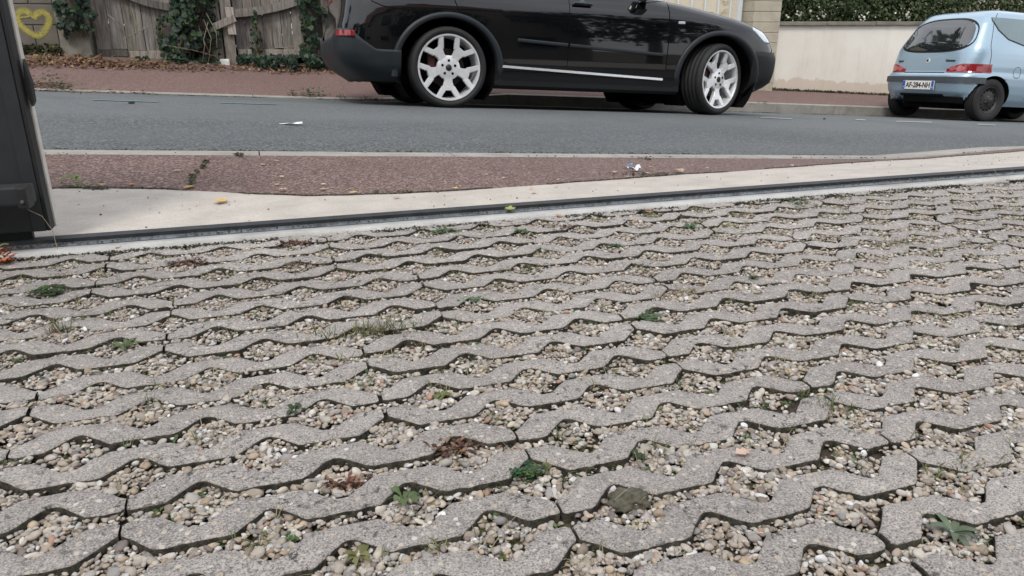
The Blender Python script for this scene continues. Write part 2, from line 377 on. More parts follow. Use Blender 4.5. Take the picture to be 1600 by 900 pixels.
for j in range(9):
    t = j/8
    for i in range(n):
        y = ysplit(xa[i])*(1-t) + ya[i]*t; V.append((xa[i], y, nside(xa[i], y) + (.006 if j < 8 else .001)))
tag(mesh('driveway_apron', np.array(V), np.array([(j*n+i, j*n+i+1, (j+1)*n+i+1, (j+1)*n+i) for j in range(8) for i in range(n-1)]), APRON), kind='structure')
# ------------------------------------------------------------------ gate rail and concrete sill (paving coordinates)
def railbar(name, y0, y1, z0, z1, mat, x0=-6, x1=10):
    # a bar parallel to the gate track
    V = []
    for X in (x0, x1):
        yb = 2.44 - .0244*X
        for (y, z) in ((y0, z0), (y0, z1), (y1, z1), (y1, z0)): V.append((X, yb+y, zpave(X, yb+y)+z))
    Fc = [(0, 1, 5, 4), (1, 2, 6, 5), (2, 3, 7, 6), (0, 3, 2, 1), (4, 5, 6, 7)]
    return np.array(V), Fc
trk = empty('gate_track', (1.2, 2.42, zpave(1.2, 2.42)), 'long low dark steel sliding gate track across the driveway entrance', 'gate track')
def railpart(name, mat, *bars):
    mb = MB()
    for b in bars: V, Fc = railbar('', *b, mat); mb.add(V - np.array(trk.location), Fc)
    return mb.build(name, mat, trk)
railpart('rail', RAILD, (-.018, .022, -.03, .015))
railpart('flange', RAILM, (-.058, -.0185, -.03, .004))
railpart('joint_gap', DARK, (-.068, -.0585, -.03, .001))
ms = MB(); V, Fc = railbar('', -.122, -.0645, -.12, .006, STRIPC)
xs_ = np.arange(-6, 9, .03); n = len(xs_); V = []
for k_, (y, z) in enumerate([(-.0685, -.02), (-.0685, .005), (-.118, .006), (-.130, -.004), (-.130, -.04)]):
    for X in xs_:
        yb = 2.44-.0244*X; j = (.006*mnoise.noise((X*12, 0, 5)) if k_ >= 2 else 0); V.append((X, yb+y+j, zpave(X, yb+y)+z))
tag(mesh('concrete_sill', np.array(V), np.array([(j*n+i, j*n+i+1, (j+1)*n+i+1, (j+1)*n+i) for j in range(4) for i in range(n-1)]), STRIPC), kind='structure')

# ------------------------------------------------------------------ paving: zigzag concrete pavers
def paver_y(u):      # u in periods, 0 = front peak ; returns front, back offset
    d = abs(((u+.5) % 1)-.5)
    return np.interp(d, [0, .045, .245, .5], [.001, -.001, -.040, -.040]), np.interp(d, [0, .235, .455, .5], [.035, .034, -.005, -.006])
PR = [paver_y(u) for u in np.arange(0, 1, .005)]
ker = np.hanning(15); ker /= ker.sum()
FR = np.convolve(np.tile([p[0] for p in PR], 3), ker, 'same')[200:400]; BK = np.convolve(np.tile([p[1] for p in PR], 3), ker, 'same')[200:400]
def yf(u): return np.interp((u % 1)*200, np.arange(201), np.append(FR, FR[0]))
def yb(u): return np.interp((u % 1)*200, np.arange(201), np.append(BK, BK[0]))
SUBS = {-1: 2, 1: 2, 3: 1, 5: 1}
def joint_phase(k):           # k odd = lower strip of a block
    return 2 if ((k+1)//2) % 4 in (0, 1) else 1
VV = []; FF = []; FM = []; nv = 0
KMAX = 14
blocks = []
for k in range(-7, KMAX, 2):
    ph = joint_phase(k)
    for b in range(-7, 9):
        p0 = ph-3 + 3*b
        dx, dy, dz, da = rng.normal(0, .0018), rng.normal(0, .0014), rng.normal(0, .0011), rng.normal(0, .003)
        tx, ty = rng.normal(0, .003), rng.normal(0, .004)
        for kk in (k, k+1):
            off = 0 if kk % 2 else .5       # phase of peak
            x0, x1 = PX0 + p0*PP_ + .0022, PX0 + (p0+3)*PP_ - .0022
            if x1 < -2.2 or x0 > 6.2: continue
            xs = np.linspace(x0, x1, 96)
            yk = PY0 + kk*PR_
            rows = []
            u = (xs-PX0)/PP_ - off
            jf = np.array([mnoise.noise((x*60, kk*7.3, 1))*.0024 + mnoise.noise((x*190, kk*7.3, 4))*.0016 for x in xs])
            jb = np.array([mnoise.noise((x*60, kk*7.3, 8))*.0024 + mnoise.noise((x*190, kk*7.3, 9))*.0016 for x in xs])
            f = yk + yf(u) + jf; bk = yk + yb(u) + jb
            endf = np.minimum(1, np.minimum(xs-x0, x1-xs)/.004)           # round the block ends
            f = f + (1-endf)*.004; bk = bk - (1-endf)*.004
            zz = np.array([mnoise.noise((x*25, kk*3.1, 2))*.0009 for x in xs])
            prof = [(f, -.035), (f-.0005, -.006), (f+.0006, -.0022), (f+.0032, -.0003), (f+(bk-f)*.33, .0002), (f+(bk-f)*.66, .0002), (bk-.0032, -.0003), (bk-.0006, -.0022), (bk, -.006), (bk, -.035)]
            P = []
            for y, z in prof:
                zc = z + dz + zz*(z > -.01)
                xx = xs + dx - (y-yk)*da; y2 = y + dy + (xs-(x0+x1)/2)*da
                zc = zc + (xs-(x0+x1)/2)*tx + (y-yk)*ty
                P.append(np.stack([xx, y2, zc], 1))
            P = np.concatenate(P); m_ = len(xs); q = len(prof)
            VV.append(P)
            for j in range(q-1):
                a = np.arange(m_-1) + j*m_ + nv
                FF.append(np.stack([a, a+1, a+m_+1, a+m_], 1)); FM.append(np.full(m_-1, 1 if j in (0, 1, q-2, q-3) else 0))
            for e in (0, m_-1):
                for j in range(q//2):
                    a, b2 = j*m_+e+nv, (q-1-j)*m_+e+nv
                    if j < q//2-1: FF.append(np.array([[a, a+m_, b2-m_, b2]])); FM.append(np.array([1]))
            nv += len(P)
VV = pw(np.concatenate(VV)); FF = np.concatenate(FF); FM = np.concatenate(FM)
pav = mesh('driveway_paving', VV, FF, mats=[PAVER, SIDE], fmat=FM, smooth=False)
pav.data.polygons.foreach_set('use_smooth', np.ones(len(FF), dtype=bool)); tag(pav, kind='structure')
# soil bed beneath
def bedz(x, y): return -.019 + .004*mnoise.noise((x*9, y*9, 3)) + .0025*mnoise.noise((x*40, y*40, 3))
xs = np.arange(-1.5, 5.0, .03); ys = np.arange(.2, 2.62, .03); n = len(xs)
V = np.array([(x, min(y, 2.37-.021*x), bedz(x, y)) for y in ys for x in xs])
tag(mesh('driveway_soil', pw(V), np.array([(j*n+i, j*n+i+1, (j+1)*n+i+1, (j+1)*n+i) for j in range(len(ys)-1) for i in range(n-1)]), SOIL, smooth=True), kind='structure')
V, Fc = grid(np.array([-9, -1.4, 4.9, 14]), np.array([-4, -.5, .25, 2.20]), lambda x, y: (x, y, -.026)); tag(mesh('driveway_ground', pw(V), Fc, SOIL), kind='structure')

# ------------------------------------------------------------------ gravel
def ico(sub):
    bm = bmesh.new(); bmesh.ops.create_icosphere(bm, subdivisions=sub, radius=1); bm.verts.index_update()
    V = np.array([v.co for v in bm.verts]); Fc = np.array([[v.index for v in f.verts] for f in bm.faces]); bm.free(); return V, Fc
def strip_inside(X, Y, marg=0.0):
    inside = np.zeros(len(X), bool)
    k0 = np.floor((Y-PY0)/PR_).astype(int)
    for dk in (-1, 0, 1):
        kk = k0+dk; off = np.where(kk % 2 != 0, 0, .5); u = (X-PX0)/PP_ - off; yk = PY0+kk*PR_
        inside |= (Y > yk+yf(u)-marg) & (Y < yk+yb(u)+marg)
    return inside
PAL = np.array([(.50, .43, .34), (.56, .51, .43), (.44, .38, .31), (.38, .31, .24), (.28, .22, .17), (.62, .59, .53), (.46, .36, .25), (.33, .31, .29), (.74, .72, .69), (.42, .37, .33), (.52, .47, .41), (.42, .26, .18), (.22, .18, .16)])*np.array([.76, .77, .80])
PWT = np.array([14, 12, 13, 11, 7, 7, 9, 9, 3.2, 9, 12, 2, 4]); PWT = PWT/PWT.sum()
def pebbles(name, X, Y, Z, sz, sub, mat, flat=.47):
    V0, F0 = ico(sub); N = len(X); nv0 = len(V0)
    # several lumpy base shapes
    bases = []
    for b in range(10):
        r_ = np.array([1 + .34*mnoise.noise(Vector(v*1.25)+Vector((b*7.7, 0, 0))) for v in V0]); bases.append(V0*r_[:, None])
    bases = np.array(bases); bi = rng.integers(0, 10, N)
    P = bases[bi].copy()
    a = sz*rng.uniform(.85, 1.3, N); b_ = sz*rng.uniform(.6, .95, N); c = sz*rng.uniform(flat-.12, flat+.15, N)
    P *= np.stack([a, b_, c], 1)[:, None, :]
    th = rng.uniform(0, 2*np.pi, N); tl = rng.normal(0, .26, N)
    ct, st = np.cos(tl), np.sin(tl); x, y, z = P[..., 0].copy(), P[..., 1].copy(), P[..., 2].copy()
    x, z = x*ct[:, None]-z*st[:, None], x*st[:, None]+z*ct[:, None]
    tl2 = rng.normal(0, .3, N); y, z = y*np.cos(tl2)[:, None]-z*np.sin(tl2)[:, None], y*np.sin(tl2)[:, None]+z*np.cos(tl2)[:, None]
    ct, st = np.cos(th)[:, None], np.sin(th)[:, None]; x, y = x*ct-y*st, x*st+y*ct
    P = np.stack([x+X[:, None], y+Y[:, None], z+Z[:, None]], 2).reshape(-1, 3)
    Fc = (F0[None]+(np.arange(N)*nv0)[:, None, None]).reshape(-1, 3)
    c = PAL[rng.choice(len(PAL), N, p=PWT)]*rng.uniform(.8, 1.2, (N, 1)); c = np.repeat(c, nv0, 0)
    return P, Fc, c
dens = 33000
area = (-1.35, 4.75, .45, 2.36); NN = int((area[1]-area[0])*(area[3]-area[2])*dens)
X = rng.uniform(area[0], area[1], NN); Y = rng.uniform(area[2], area[3], NN)
Wp = pw(np.stack([X, Y, np.zeros(NN)], 1)); C = (Wp-CAMP) @ RW; pxx = 800+F*C[:, 0]/C[:, 2]; pyy = 450-F*C[:, 1]/C[:, 2]
vis = (pxx > -260) & (pxx < 1860) & (pyy < 1080) & (C[:, 2] > .2)
dn = np.array([mnoise.noise((x*5.5, y*5.5, 11))*.6 + mnoise.noise((x*17, y*17, 21))*.4 for x, y in zip(X, Y)])
keep = vis & ~strip_inside(X, Y, -.0012)
u_ = rng.random(NN); narrow = strip_inside(X, Y, .016)
keep &= u_ < np.where(narrow, np.clip(.62 + 1.3*dn, .08, .9), np.clip(1.0 + 1.1*dn, .3, 1))
X, Y = X[keep], Y[keep]; dn = dn[keep]; pyy = pyy[keep]
sz = np.clip(rng.lognormal(math.log(.0046), .33, len(X)), .0024, .0105)
Z = np.array([bedz(x, y) for x, y in zip(X, Y)]) + rng.uniform(.0055, .0158, len(X)) + .001*dn
kb = np.floor((Y-PY0+.02)/PR_).astype(int); gap = np.full(len(X), .5)          # 0 at the strip in front, 1 at the strip behind
for dk in (-1, 0, 1):
    kk = kb+dk; u = (X-PX0)/PP_; y0_ = PY0+kk*PR_+yb(u-np.where(kk % 2 != 0, 0, .5)); y1_ = PY0+(kk+1)*PR_+yf(u-np.where((kk+1) % 2 != 0, 0, .5))
    mk = (Y >= y0_-.003) & (Y <= y1_+.003); gap[mk] = ((Y-y0_)/(y1_-y0_))[mk]
Z += np.interp(gap, [0, .35, 1], [.0035, .0015, -.0035])
near = Y < 1.55
for nm, sel, sub in (('near', near, 2), ('far', ~near, 1)):
    s_ = np.where(sel)[0]; P, Fc, c = pebbles(nm, X[s_], Y[s_], Z[s_], sz[s_], sub, STONE)
    o = mesh('gravel', pw(P), Fc, STONE, smooth=True, col=c)
    tag(o, 'small rounded beige and grey gravel pebbles filling the cells between pavers' + (', nearer half' if nm == 'near' else ', half towards the gate track'), 'gravel', kind='stuff')
# a few stray pebbles lying on the pavers are part of the gravel look
# grit and crumbs of soil between the pebbles
ng = 60000; X = rng.uniform(-1.3, 4.6, ng); Y = rng.uniform(.5, 2.35, ng)
Wp = pw(np.stack([X, Y, np.zeros(ng)], 1)); C = (Wp-CAMP) @ RW; pxx = 800+F*C[:, 0]/C[:, 2]; pyy = 450-F*C[:, 1]/C[:, 2]
ins = strip_inside(X, Y, .001); kp = (pxx > -200) & (pxx < 1800) & (pyy < 1040) & (~ins | (rng.random(ng) < .02)) & (C[:, 2] > .2); X, Y, ins = X[kp], Y[kp], ins[kp]
Z = np.where(ins, .0012, np.array([bedz(x, y) for x, y in zip(X, Y)]) + rng.uniform(.002, .014, len(X)))
PAL = np.array([(.05, .035, .022), (.09, .065, .04), (.16, .12, .08), (.30, .26, .21), (.42, .38, .33), (.03, .022, .015), (.07, .075, .03)]); PWT = np.array([4, 4, 3, 3, 2, 3, 1.5]); PWT = PWT/PWT.sum()
P, Fc, c = pebbles('grit', X, Y, Z, np.clip(rng.lognormal(math.log(.0017), .35, len(X)), .0008, .004), 1, STONE)
tag(mesh('grit', pw(P), Fc, STONE, smooth=True, col=c), 'fine grit and soil crumbs lying between the pebbles', 'grit', kind='stuff')

# ------------------------------------------------------------------ car tools
def car_matrix(wheel_px, wheel_Y, half, radius, slope, roll, yaw=0, ground=None):
    ex = np.array([np.cos(yaw), np.sin(yaw), -slope]); ex /= np.linalg.norm(ex)
    ez = np.array([0, roll, 1.]); ez -= ex*np.dot(ez, ex); ez /= np.linalg.norm(ez); ey = np.cross(ez, ex)
    A = np.stack([ex, ey, ez], 1); W = atY(*wheel_px, wheel_Y); O = W - A @ np.array([0, -half, radius])
    if ground is not None:
        c = O + A @ np.array([0, -half, 0]); O[2] += ground(c[0], c[1]) + .004 - c[2]
    m_ = np.eye(4); m_[:3, :3] = A; m_[:3, 3] = O; return Matrix(m_.tolist()), A, O
class Body:
    """car shell as a stack of superellipse plan outlines: rows (z, x_rear, x_front, half_width, n)"""
    def __init__(s, T): s.T = np.array(T, float); s.z = s.T[:, 0]
    def p(s, z):
        r = [np.interp(z, s.z, s.T[:, i]) for i in range(1, 5)]
        return (r[0]+r[1])/2, (r[1]-r[0])/2, r[2], r[3]          # xc, a, w, n
    def y(s, x, z): xc, a, w_, n = s.p(z); return -w_*(max(0, 1-abs((x-xc)/a)**n))**(1/n)
    def xr(s, y, z): xc, a, w_, n = s.p(z); return xc - a*(max(0, 1-abs(y/w_)**n))**(1/n)
    def xfr(s, y, z): xc, a, w_, n = s.p(z); return xc + a*(max(0, 1-abs(y/w_)**n))**(1/n)
    def ray(s, z, cx, cy, ang):                                   # outline point seen from an inner point
        xc, a, w_, n = s.p(z); dx, dy = math.cos(ang), math.sin(ang); lo, hi = 0, 6
        for _ in range(40):
            t = (lo+hi)/2
            if abs((cx+dx*t-xc)/a)**n + abs((cy+dy*t)/w_)**n < 1: lo = t
            else: hi = t
        return np.array([cx+dx*lo, cy+dy*lo, z])
    def shell(s, name, mat, parent, dz=.025, N=200, arches=()):
        zs = [s.z[0]]
        for a, b in zip(s.z[:-1], s.z[1:]):
            k = max(1, int(math.ceil((b-a)/dz))); zs += list(np.linspace(a, b, k+1)[1:])
        V = []
        for z in zs:
            xc, a, w_, n = s.p(z); t = np.linspace(0, 2*np.pi, 4001)
            X = xc - a*np.sign(np.cos(t))*np.abs(np.cos(t))**(2/n); Yv = -w_*np.sign(np.sin(t))*np.abs(np.sin(t))**(2/n)
            d = np.concatenate([[0], np.cumsum(np.hypot(np.diff(X), np.diff(Yv)))]); q = np.linspace(0, d[-1], N+1)[:-1]
            V.append(np.stack([np.interp(q, d, X), np.interp(q, d, Yv), np.full(N, z)], 1))
        V = np.concatenate(V); nz_ = len(zs); ins = np.zeros(len(V), bool)
        for (cx, cz, rx, rz) in arches:
            dx = (V[:, 0]-cx)/rx; dzz = (V[:, 2]-cz)/rz; d = np.hypot(dx, dzz); m_ = (d < 1) & (np.abs(V[:, 1]) > .35)
            ins |= m_; dd = np.maximum(d[m_], 1e-3); V[m_, 0] = cx + dx[m_]/dd*rx; V[m_, 2] = cz + dzz[m_]/dd*rz
        Fc = []
        for j in range(nz_-1):
            for i in range(N):
                f = (j*N+i, j*N+(i+1) % N, (j+1)*N+(i+1) % N, (j+1)*N+i)
                if not all(ins[k] for k in f): Fc.append(f)
        Fc.append(tuple((nz_-1)*N+i for i in range(N)))
        o = mesh(name, V, Fc, mat, parent, smooth=True); return o
def ribbon(mb, pts, nrm, wdt, lift, closed=False):
    """flat strip along pts with outward normals"""
    P = np.array(pts, float); Nn = np.array(nrm, float); n = len(P); T = np.gradient(P, axis=0); V = []
    for p, t, q in zip(P, T, Nn):
        t = t/(np.linalg.norm(t)+1e-9); s_ = np.cross(t, q); s_ /= np.linalg.norm(s_)+1e-9
        V += [p+q*lift-s_*wdt/2, p+q*lift+s_*wdt/2]
    mb.add(V, [(2*i, 2*i+1, 2*i+3, 2*i+2) for i in range(n-1)])
def solid_patch(us, vs, fn, nrm, th):
    """curved panel with thickness: fn(u,v)->point on skin, nrm = outward direction fn(u,v)"""
    nu, nv_ = len(us), len(vs); A = np.array([[fn(u, v) for u in us] for v in vs]); B = np.array([[np.array(nrm(u, v)) for u in us] for v in vs])
    V = np.concatenate([(A + B*th).reshape(-1, 3), (A - B*.01).reshape(-1, 3)]); K = nu*nv_; Fc = []
    for j in range(nv_-1):
        for i in range(nu-1): Fc.append((j*nu+i, j*nu+i+1, (j+1)*nu+i+1, (j+1)*nu+i))
    edge = [(i, i+1) for i in range(nu-1)] + [((nv_-1)*nu+i+1, (nv_-1)*nu+i) for i in range(nu-1)] + [((j+1)*nu, j*nu) for j in range(nv_-1)] + [(j*nu+nu-1, (j+1)*nu+nu-1) for j in range(nv_-1)]
    for a, b in edge: Fc.append((b, a, a+K, b+K))
    return V, Fc
def disc_patch(cy, cz, ry, rz, n_, surf, lift, th, k=40, rings=5, skew=0, top=0):
    """rounded patch in a (y,z) plane pushed onto a surface x = surf(y,z) (rear face)"""
    V = []; Fc = []
    for r_ in range(rings+1):
        f = max(.03, r_/rings)
        for i in range(k):
            t = 2*math.pi*i/k; yy = abs(math.cos(t))**(2/n_)*sg(math.cos(t)); zz = abs(math.sin(t))**(2/n_)*sg(math.sin(t))
            z = cz + rz*zz*f; y = cy + ry*yy*f*(1 + top*(zz*f)) + skew*zz*f
            V.append((surf(y, z)-lift, y, z))
    base = len(V)
    for i in range(k): p = V[rings*k+i]; V.append((p[0]+lift+th, p[1]*1.0, p[2]))
    for r_ in range(rings):
        for i in range(k): Fc.append((r_*k+i, (r_+1)*k+i, (r_+1)*k+(i+1) % k, r_*k+(i+1) % k))
    Fc.append(tuple(range(k)))
    for i in range(k): Fc.append((rings*k+i, base+i, base+(i+1) % k, rings*k+(i+1) % k))
    return V, Fc
def tyre(parent, r, w_, rr, side):
    pr = [(rr, -w_*.40), (rr+.012, -w_*.46), (rr+(r-rr)*.45, -w_*.5), (r-.022, -w_*.475), (r-.006, -w_*.42)]
    g = []
    for c in (-.26, -.09, .09, .26): g += [(r, (c-.022)*w_), (r-.008, (c-.018)*w_), (r-.008, (c+.018)*w_), (r, (c+.022)*w_)]
    full = pr + g + [(a, -b) for a, b in pr[::-1]]
    return MB().lathe(full, 72, closed=True).build('tyre', RUBBER, parent, smooth=True)
def spoke_rim(parent, rr, w_, s):
    """silver five Y-spoke rim; outer face towards s*y"""
    o = MB().lathe([(rr+.001, s*w_*.40), (rr-.004, s*w_*.44), (rr-.016, s*w_*.43), (rr-.026, s*w_*.36), (rr-.03, -s*w_*.35), (rr, -s*w_*.44)], 80).build('rim', RIM, parent, smooth=True)
    # spokes
    bm = bmesh.new()
    def outline(half):
        return [(.030, .032), (.085, .030), (.130, .036), (.165, .052), (.215, .083), (rr-.012, .108), (rr-.008, .072), (.235, .040), (.205, .017)]
    for k in range(5):
        a0 = -math.pi/2 + k*2*math.pi/5
        o_ = outline(0); pts = o_ + [(r_, -t) for r_, t in o_[::-1]]
        fr, bk = [], []
        for r_, t in pts:
            f = r_/rr; dep = w_*(.30 + .12*f*f)*s
            x = r_*math.cos(a0) - t*math.sin(a0); z = r_*math.sin(a0) + t*math.cos(a0)
            fr.append(bm.verts.new((x, dep, z))); bk.append(bm.verts.new((x, dep - s*.035, z)))
        n = len(pts); h = len(o_)
        for i in range(h-1):
            j = n-1-i
            if i < h-1: bm.faces.new((fr[i], fr[i+1], fr[n-2-i], fr[n-1-i])); bm.faces.new((bk[i], bk[n-1-i], bk[n-2-i], bk[i+1]))
        for i in range(n):
            if i == h-1: pass
            bm.faces.new((fr[i], fr[(i+1) % n], bk[(i+1) % n], bk[i]))
    # the Y opening: faces bridging the two arms are removed
    kill = [f for f in bm.faces if len(f.verts) == 4 and abs(f.calc_center_median().y - s*w_*.40) < .5 and False]
    bmesh.ops.recalc_face_normals(bm, faces=bm.faces[:]); bm.verts.index_update()
    V = np.array([v.co for v in bm.verts]); Fc = [[v.index for v in f.verts] for f in bm.faces]; bm.free()
    return o, V, Fc
def y_spokes(rr, w_, s):
    """each spoke = stem + two arms, built as bevelled bars"""
    bm = bmesh.new()
    def bar(p0, p1, w0, w1, th0, th1):
        (x0, d0, z0), (x1, d1, z1) = p0, p1; dx, dz = x1-x0, z1-z0; L_ = math.hypot(dx, dz); nx, nz_ = -dz/L_, dx/L_
        f = [(x0+nx*w0, d0, z0+nz_*w0), (x0-nx*w0, d0, z0-nz_*w0), (x1-nx*w1, d1, z1-nz_*w1), (x1+nx*w1, d1, z1+nz_*w1)]
        vs = [bm.verts.new(v) for v in f] + [bm.verts.new((v[0], v[1]-s*t, v[2])) for v, t in zip(f, (th0, th0, th1, th1))]
        for q in ((0, 1, 2, 3), (7, 6, 5, 4), (0, 4, 5, 1), (1, 5, 6, 2), (2, 6, 7, 3), (3, 7, 4, 0)): bm.faces.new([vs[i] for i in q])
        return vs
    dep = lambda r_: s*w_*(.33 + .11*(r_/rr)**2)
    for k in range(5):
        a0 = -math.pi/2 + k*2*math.pi/5
        P = lambda r_, a: (r_*math.cos(a0+a), dep(r_), r_*math.sin(a0+a))
        rf = rr*.56
        bar(P(.02, 0), P(rr*.44, 0), .042, .039, .05, .045); bar(P(rr*.40, 0), P(rr*.70, 0), .037, .064, .045, .042)
        for sgn in (-1, 1):
            bar(P(rr*.60, sgn*.20), P(rr-.006, sgn*.355), .026, .024, .042, .035)
    bmesh.ops.bevel(bm, geom=[e for e in bm.edges], offset=.006, segments=2, affect='EDGES')
    bm.verts.index_update(); V = np.array([v.co for v in bm.verts]); Fc = [[v.index for v in f.verts] for f in bm.faces]; bm.free(); return V, Fc
def suv_wheel(T, x, y, steer, s):
    r, w_, rr = .367, .285, .298
    e = bpy.data.objects.new('wheel', None); COL.objects.link(e); e.parent = T; e.location = (x, y, r); e.rotation_euler = (0, 0, steer)
    tyre(e, r, w_, rr, s)
    mb = MB(); mb.lathe([(rr+.003, s*w_*.40), (rr, s*w_*.45), (rr-.013, s*w_*.445), (rr-.022, s*w_*.37), (rr-.028, -s*w_*.30), (rr-.002, -s*w_*.42)], 80)
    V, Fc = y_spokes(rr, w_, s); mb.add(V, Fc); mb.lathe([(.0, s*w_*.355), (.088, s*w_*.352), (.110, s*w_*.325), (.112, s*w_*.2), (.0, s*w_*.2)], 40)
    o = mb.build('rim', RIM, e, smooth=True); md = o.modifiers.new('e', 'EDGE_SPLIT'); md.split_angle = R(38)
    MB().lathe([(.0, s*w_*.375), (.028, s*w_*.375), (.031, s*w_*.34)], 24).build('centre_cap', INK, e, smooth=True)
    for k in range(5):
        a = math.pi/2 + k*2*math.pi/5; MB().lathe([(0, s*w_*.362), (.0125, s*w_*.362), (.0125, s*w_*.3)], 12, (.064*math.cos(a), 0, .064*math.sin(a))).build('bolt_recess', DARK, e)
    MB().lathe([(0, s*w_*.02), (.175, s*w_*.02), (.175, -s*w_*.06), (0, -s*w_*.06)], 48).build('brake_disc', DISC, e)
    MB().lathe([(0, -s*w_*.34), (rr-.01, -s*w_*.34), (rr-.01, -s*w_*.40)], 48).build('dust_shield', DARK, e)
    MB().box((-.15 if s < 0 else .15, s*w_*.03, .02), (.075, .07, .2), bev=.015).build('brake_caliper', CALI, e, smooth=False)
    return e

# ------------------------------------------------------------------ black SUV
mw, A1, O1 = car_matrix((703, 109), 6.95, .96, .367, .056, .06, 0, road)
suv = empty('parked_suv', label='large black SUV with silver Y-spoke wheels parked at the far kerb', cat='car', mat=mw)
SB = Body([(.22, -.74, 3.52, .84, 9), (.30, -.86, 3.66, .905, 9), (.36, -.93, 3.72, .925, 10), (.45, -.985, 3.74, .936, 10), (.60, -1.0, 3.755, .945, 10), (.70, -.985, 3.73, .947, 10),
           (.80, -.96, 3.67, .946, 9.5), (.87, -.95, 3.61, .943, 9), (.92, -.945, 3.52, .938, 8.5), (.97, -.945, 3.38, .926, 8), (1.02, -.94, 3.13, .906, 7.5), (1.07, -.935, 2.83, .882, 7.5), (1.10, -.93, 2.57, .864, 8), (1.13, -.92, 2.28, .850, 8),
           (1.16, -.91, 2.02, .835, 8), (1.30, -.86, 1.80, .785, 7), (1.48, -.78, 1.48, .715, 6.5), (1.62, -.70, 1.15, .65, 6), (1.69, -.62, .98, .60, 5), (1.735, -.45, .78, .50, 4.5), (1.76, -.1, .5, .3, 4)])
ARX, ARZ = .478, .442
SB.shell('body', PAINT, suv, N=260, arches=[(0, .367, ARX, ARZ), (2.934, .367, ARX, ARZ)])
for cx in (0, 2.934):
    for s in (-1, 1):
        V = []; Fc = []; th = np.linspace(R(-32), R(212), 60)
        prof = [(0, -.02, -.05), (0, .012, .0), (.008, .020, .0), (.03, .022, .0), (.048, .018, .0), (.056, .006, .0), (.058, -.02, .0)]
        for t in th:
            for (d, o_, q) in prof:
                rx, rz = ARX-.003+d*1.05, ARZ-.003+d*.9
                tt = min(max(t, 0), math.pi); x = cx + rx*math.cos(tt); z = .367 + rz*math.sin(tt) - (.367-.27)*(abs(t-tt)/R(32)); z2 = max(z, .30)
                yy = SB.y(x, min(max(z2, .30), 1.0)); yy = max(abs(yy), .90) if cx == 0 else abs(yy)
                V.append((x, s*(abs(yy)+o_+q), z))
        k = len(prof)
        for i in range(len(th)-1):
            for j in range(k-1): Fc.append((i*k+j, i*k+j+1, (i+1)*k+j+1, (i+1)*k+j) if s < 0 else (i*k+j+1, i*k+j, (i+1)*k+j, (i+1)*k+j+1))
        mesh('wheel_arch_trim', V, Fc, GREYP, suv, smooth=True)
    for s in (-1, 1):
        V, Fc = grid(np.linspace(R(-40), R(220), 40), [.915, .50], lambda t, y: (cx+ARX*1.0*math.cos(t), s*y, .367+ARZ*1.0*math.sin(t)))
        V2 = [(cx+ARX*math.cos(t), s*.5, .367+ARZ*math.sin(t)) for t in np.linspace(R(-40), R(220), 40)]
        n0 = len(V); V = np.concatenate([V, V2]); Fc.append(tuple(range(n0, n0+40))); mesh('wheel_arch_liner', V, Fc, DARK, suv)
MB().box((1.46, 0, .255), (3.9, 1.35, .10)).box((.3, 0, .20), (.3, 1.1, .12)).box((1.46, 0, .5), (1.9, 1.7, .4)).build('underbody', DARK, suv)
# black sills
for s in (-1, 1):
    V, Fc = solid_patch(np.linspace(.45, 2.47, 20), [.195, .225, .27, .33, .355], lambda x, z: (x, s*(abs(SB.y(x, max(.3, z)))+ (0 if z > .21 else -.05)), z), lambda x, z: (0, s, .0), .020)
    mesh('sill', V, Fc, BLACKP, suv, smooth=False)
    V, Fc = solid_patch(np.linspace(.50, 2.26, 20), [-.011, .011], lambda x, z: (x, s*(abs(SB.y(x, .37))+.008), .392-(x-.76)*.033+z), lambda x, z: (0, s, 0), .014)
    mesh('sill_trim', V, Fc, CHROME, suv)
# doors: seams and side moulding
def side_line(pts, name, mat, wdt=.007, s=-1, lift=.0025):
    P = []
    for (a, b) in zip(pts[:-1], pts[1:]):
        k = max(2, int(math.hypot(a[0]-b[0], a[1]-b[1])/.03)); P += [(a[0]+(b[0]-a[0])*t/k, a[1]+(b[1]-a[1])*t/k) for t in range(k)]
    P.append(pts[-1]); mb = MB()
    ribbon(mb, [(x, s*abs(SB.y(x, z)), z) for x, z in P], [(0, s, .12) for _ in P], wdt, lift)
    return mb.build(name, mat, suv)
def door(name, x0, x1, top, arch=None, s=-1):
    us = np.linspace(x0, x1, 26); vs = np.linspace(0, 1, 22)
    def P(x, v):
        zb = .43
        if arch is not None:
            d = abs(x-arch[0])/.545
            if d < 1: zb = max(zb, .367 + .51*math.sqrt(1-d*d))
        z = zb + (top-zb)*v; return (x, s*abs(SB.y(x, z)), z)
    V, Fc = solid_patch(us, vs, P, lambda x, v: (0, s, 0), .004)
    return mesh(name, V, Fc, PAINT, suv, smooth=False)
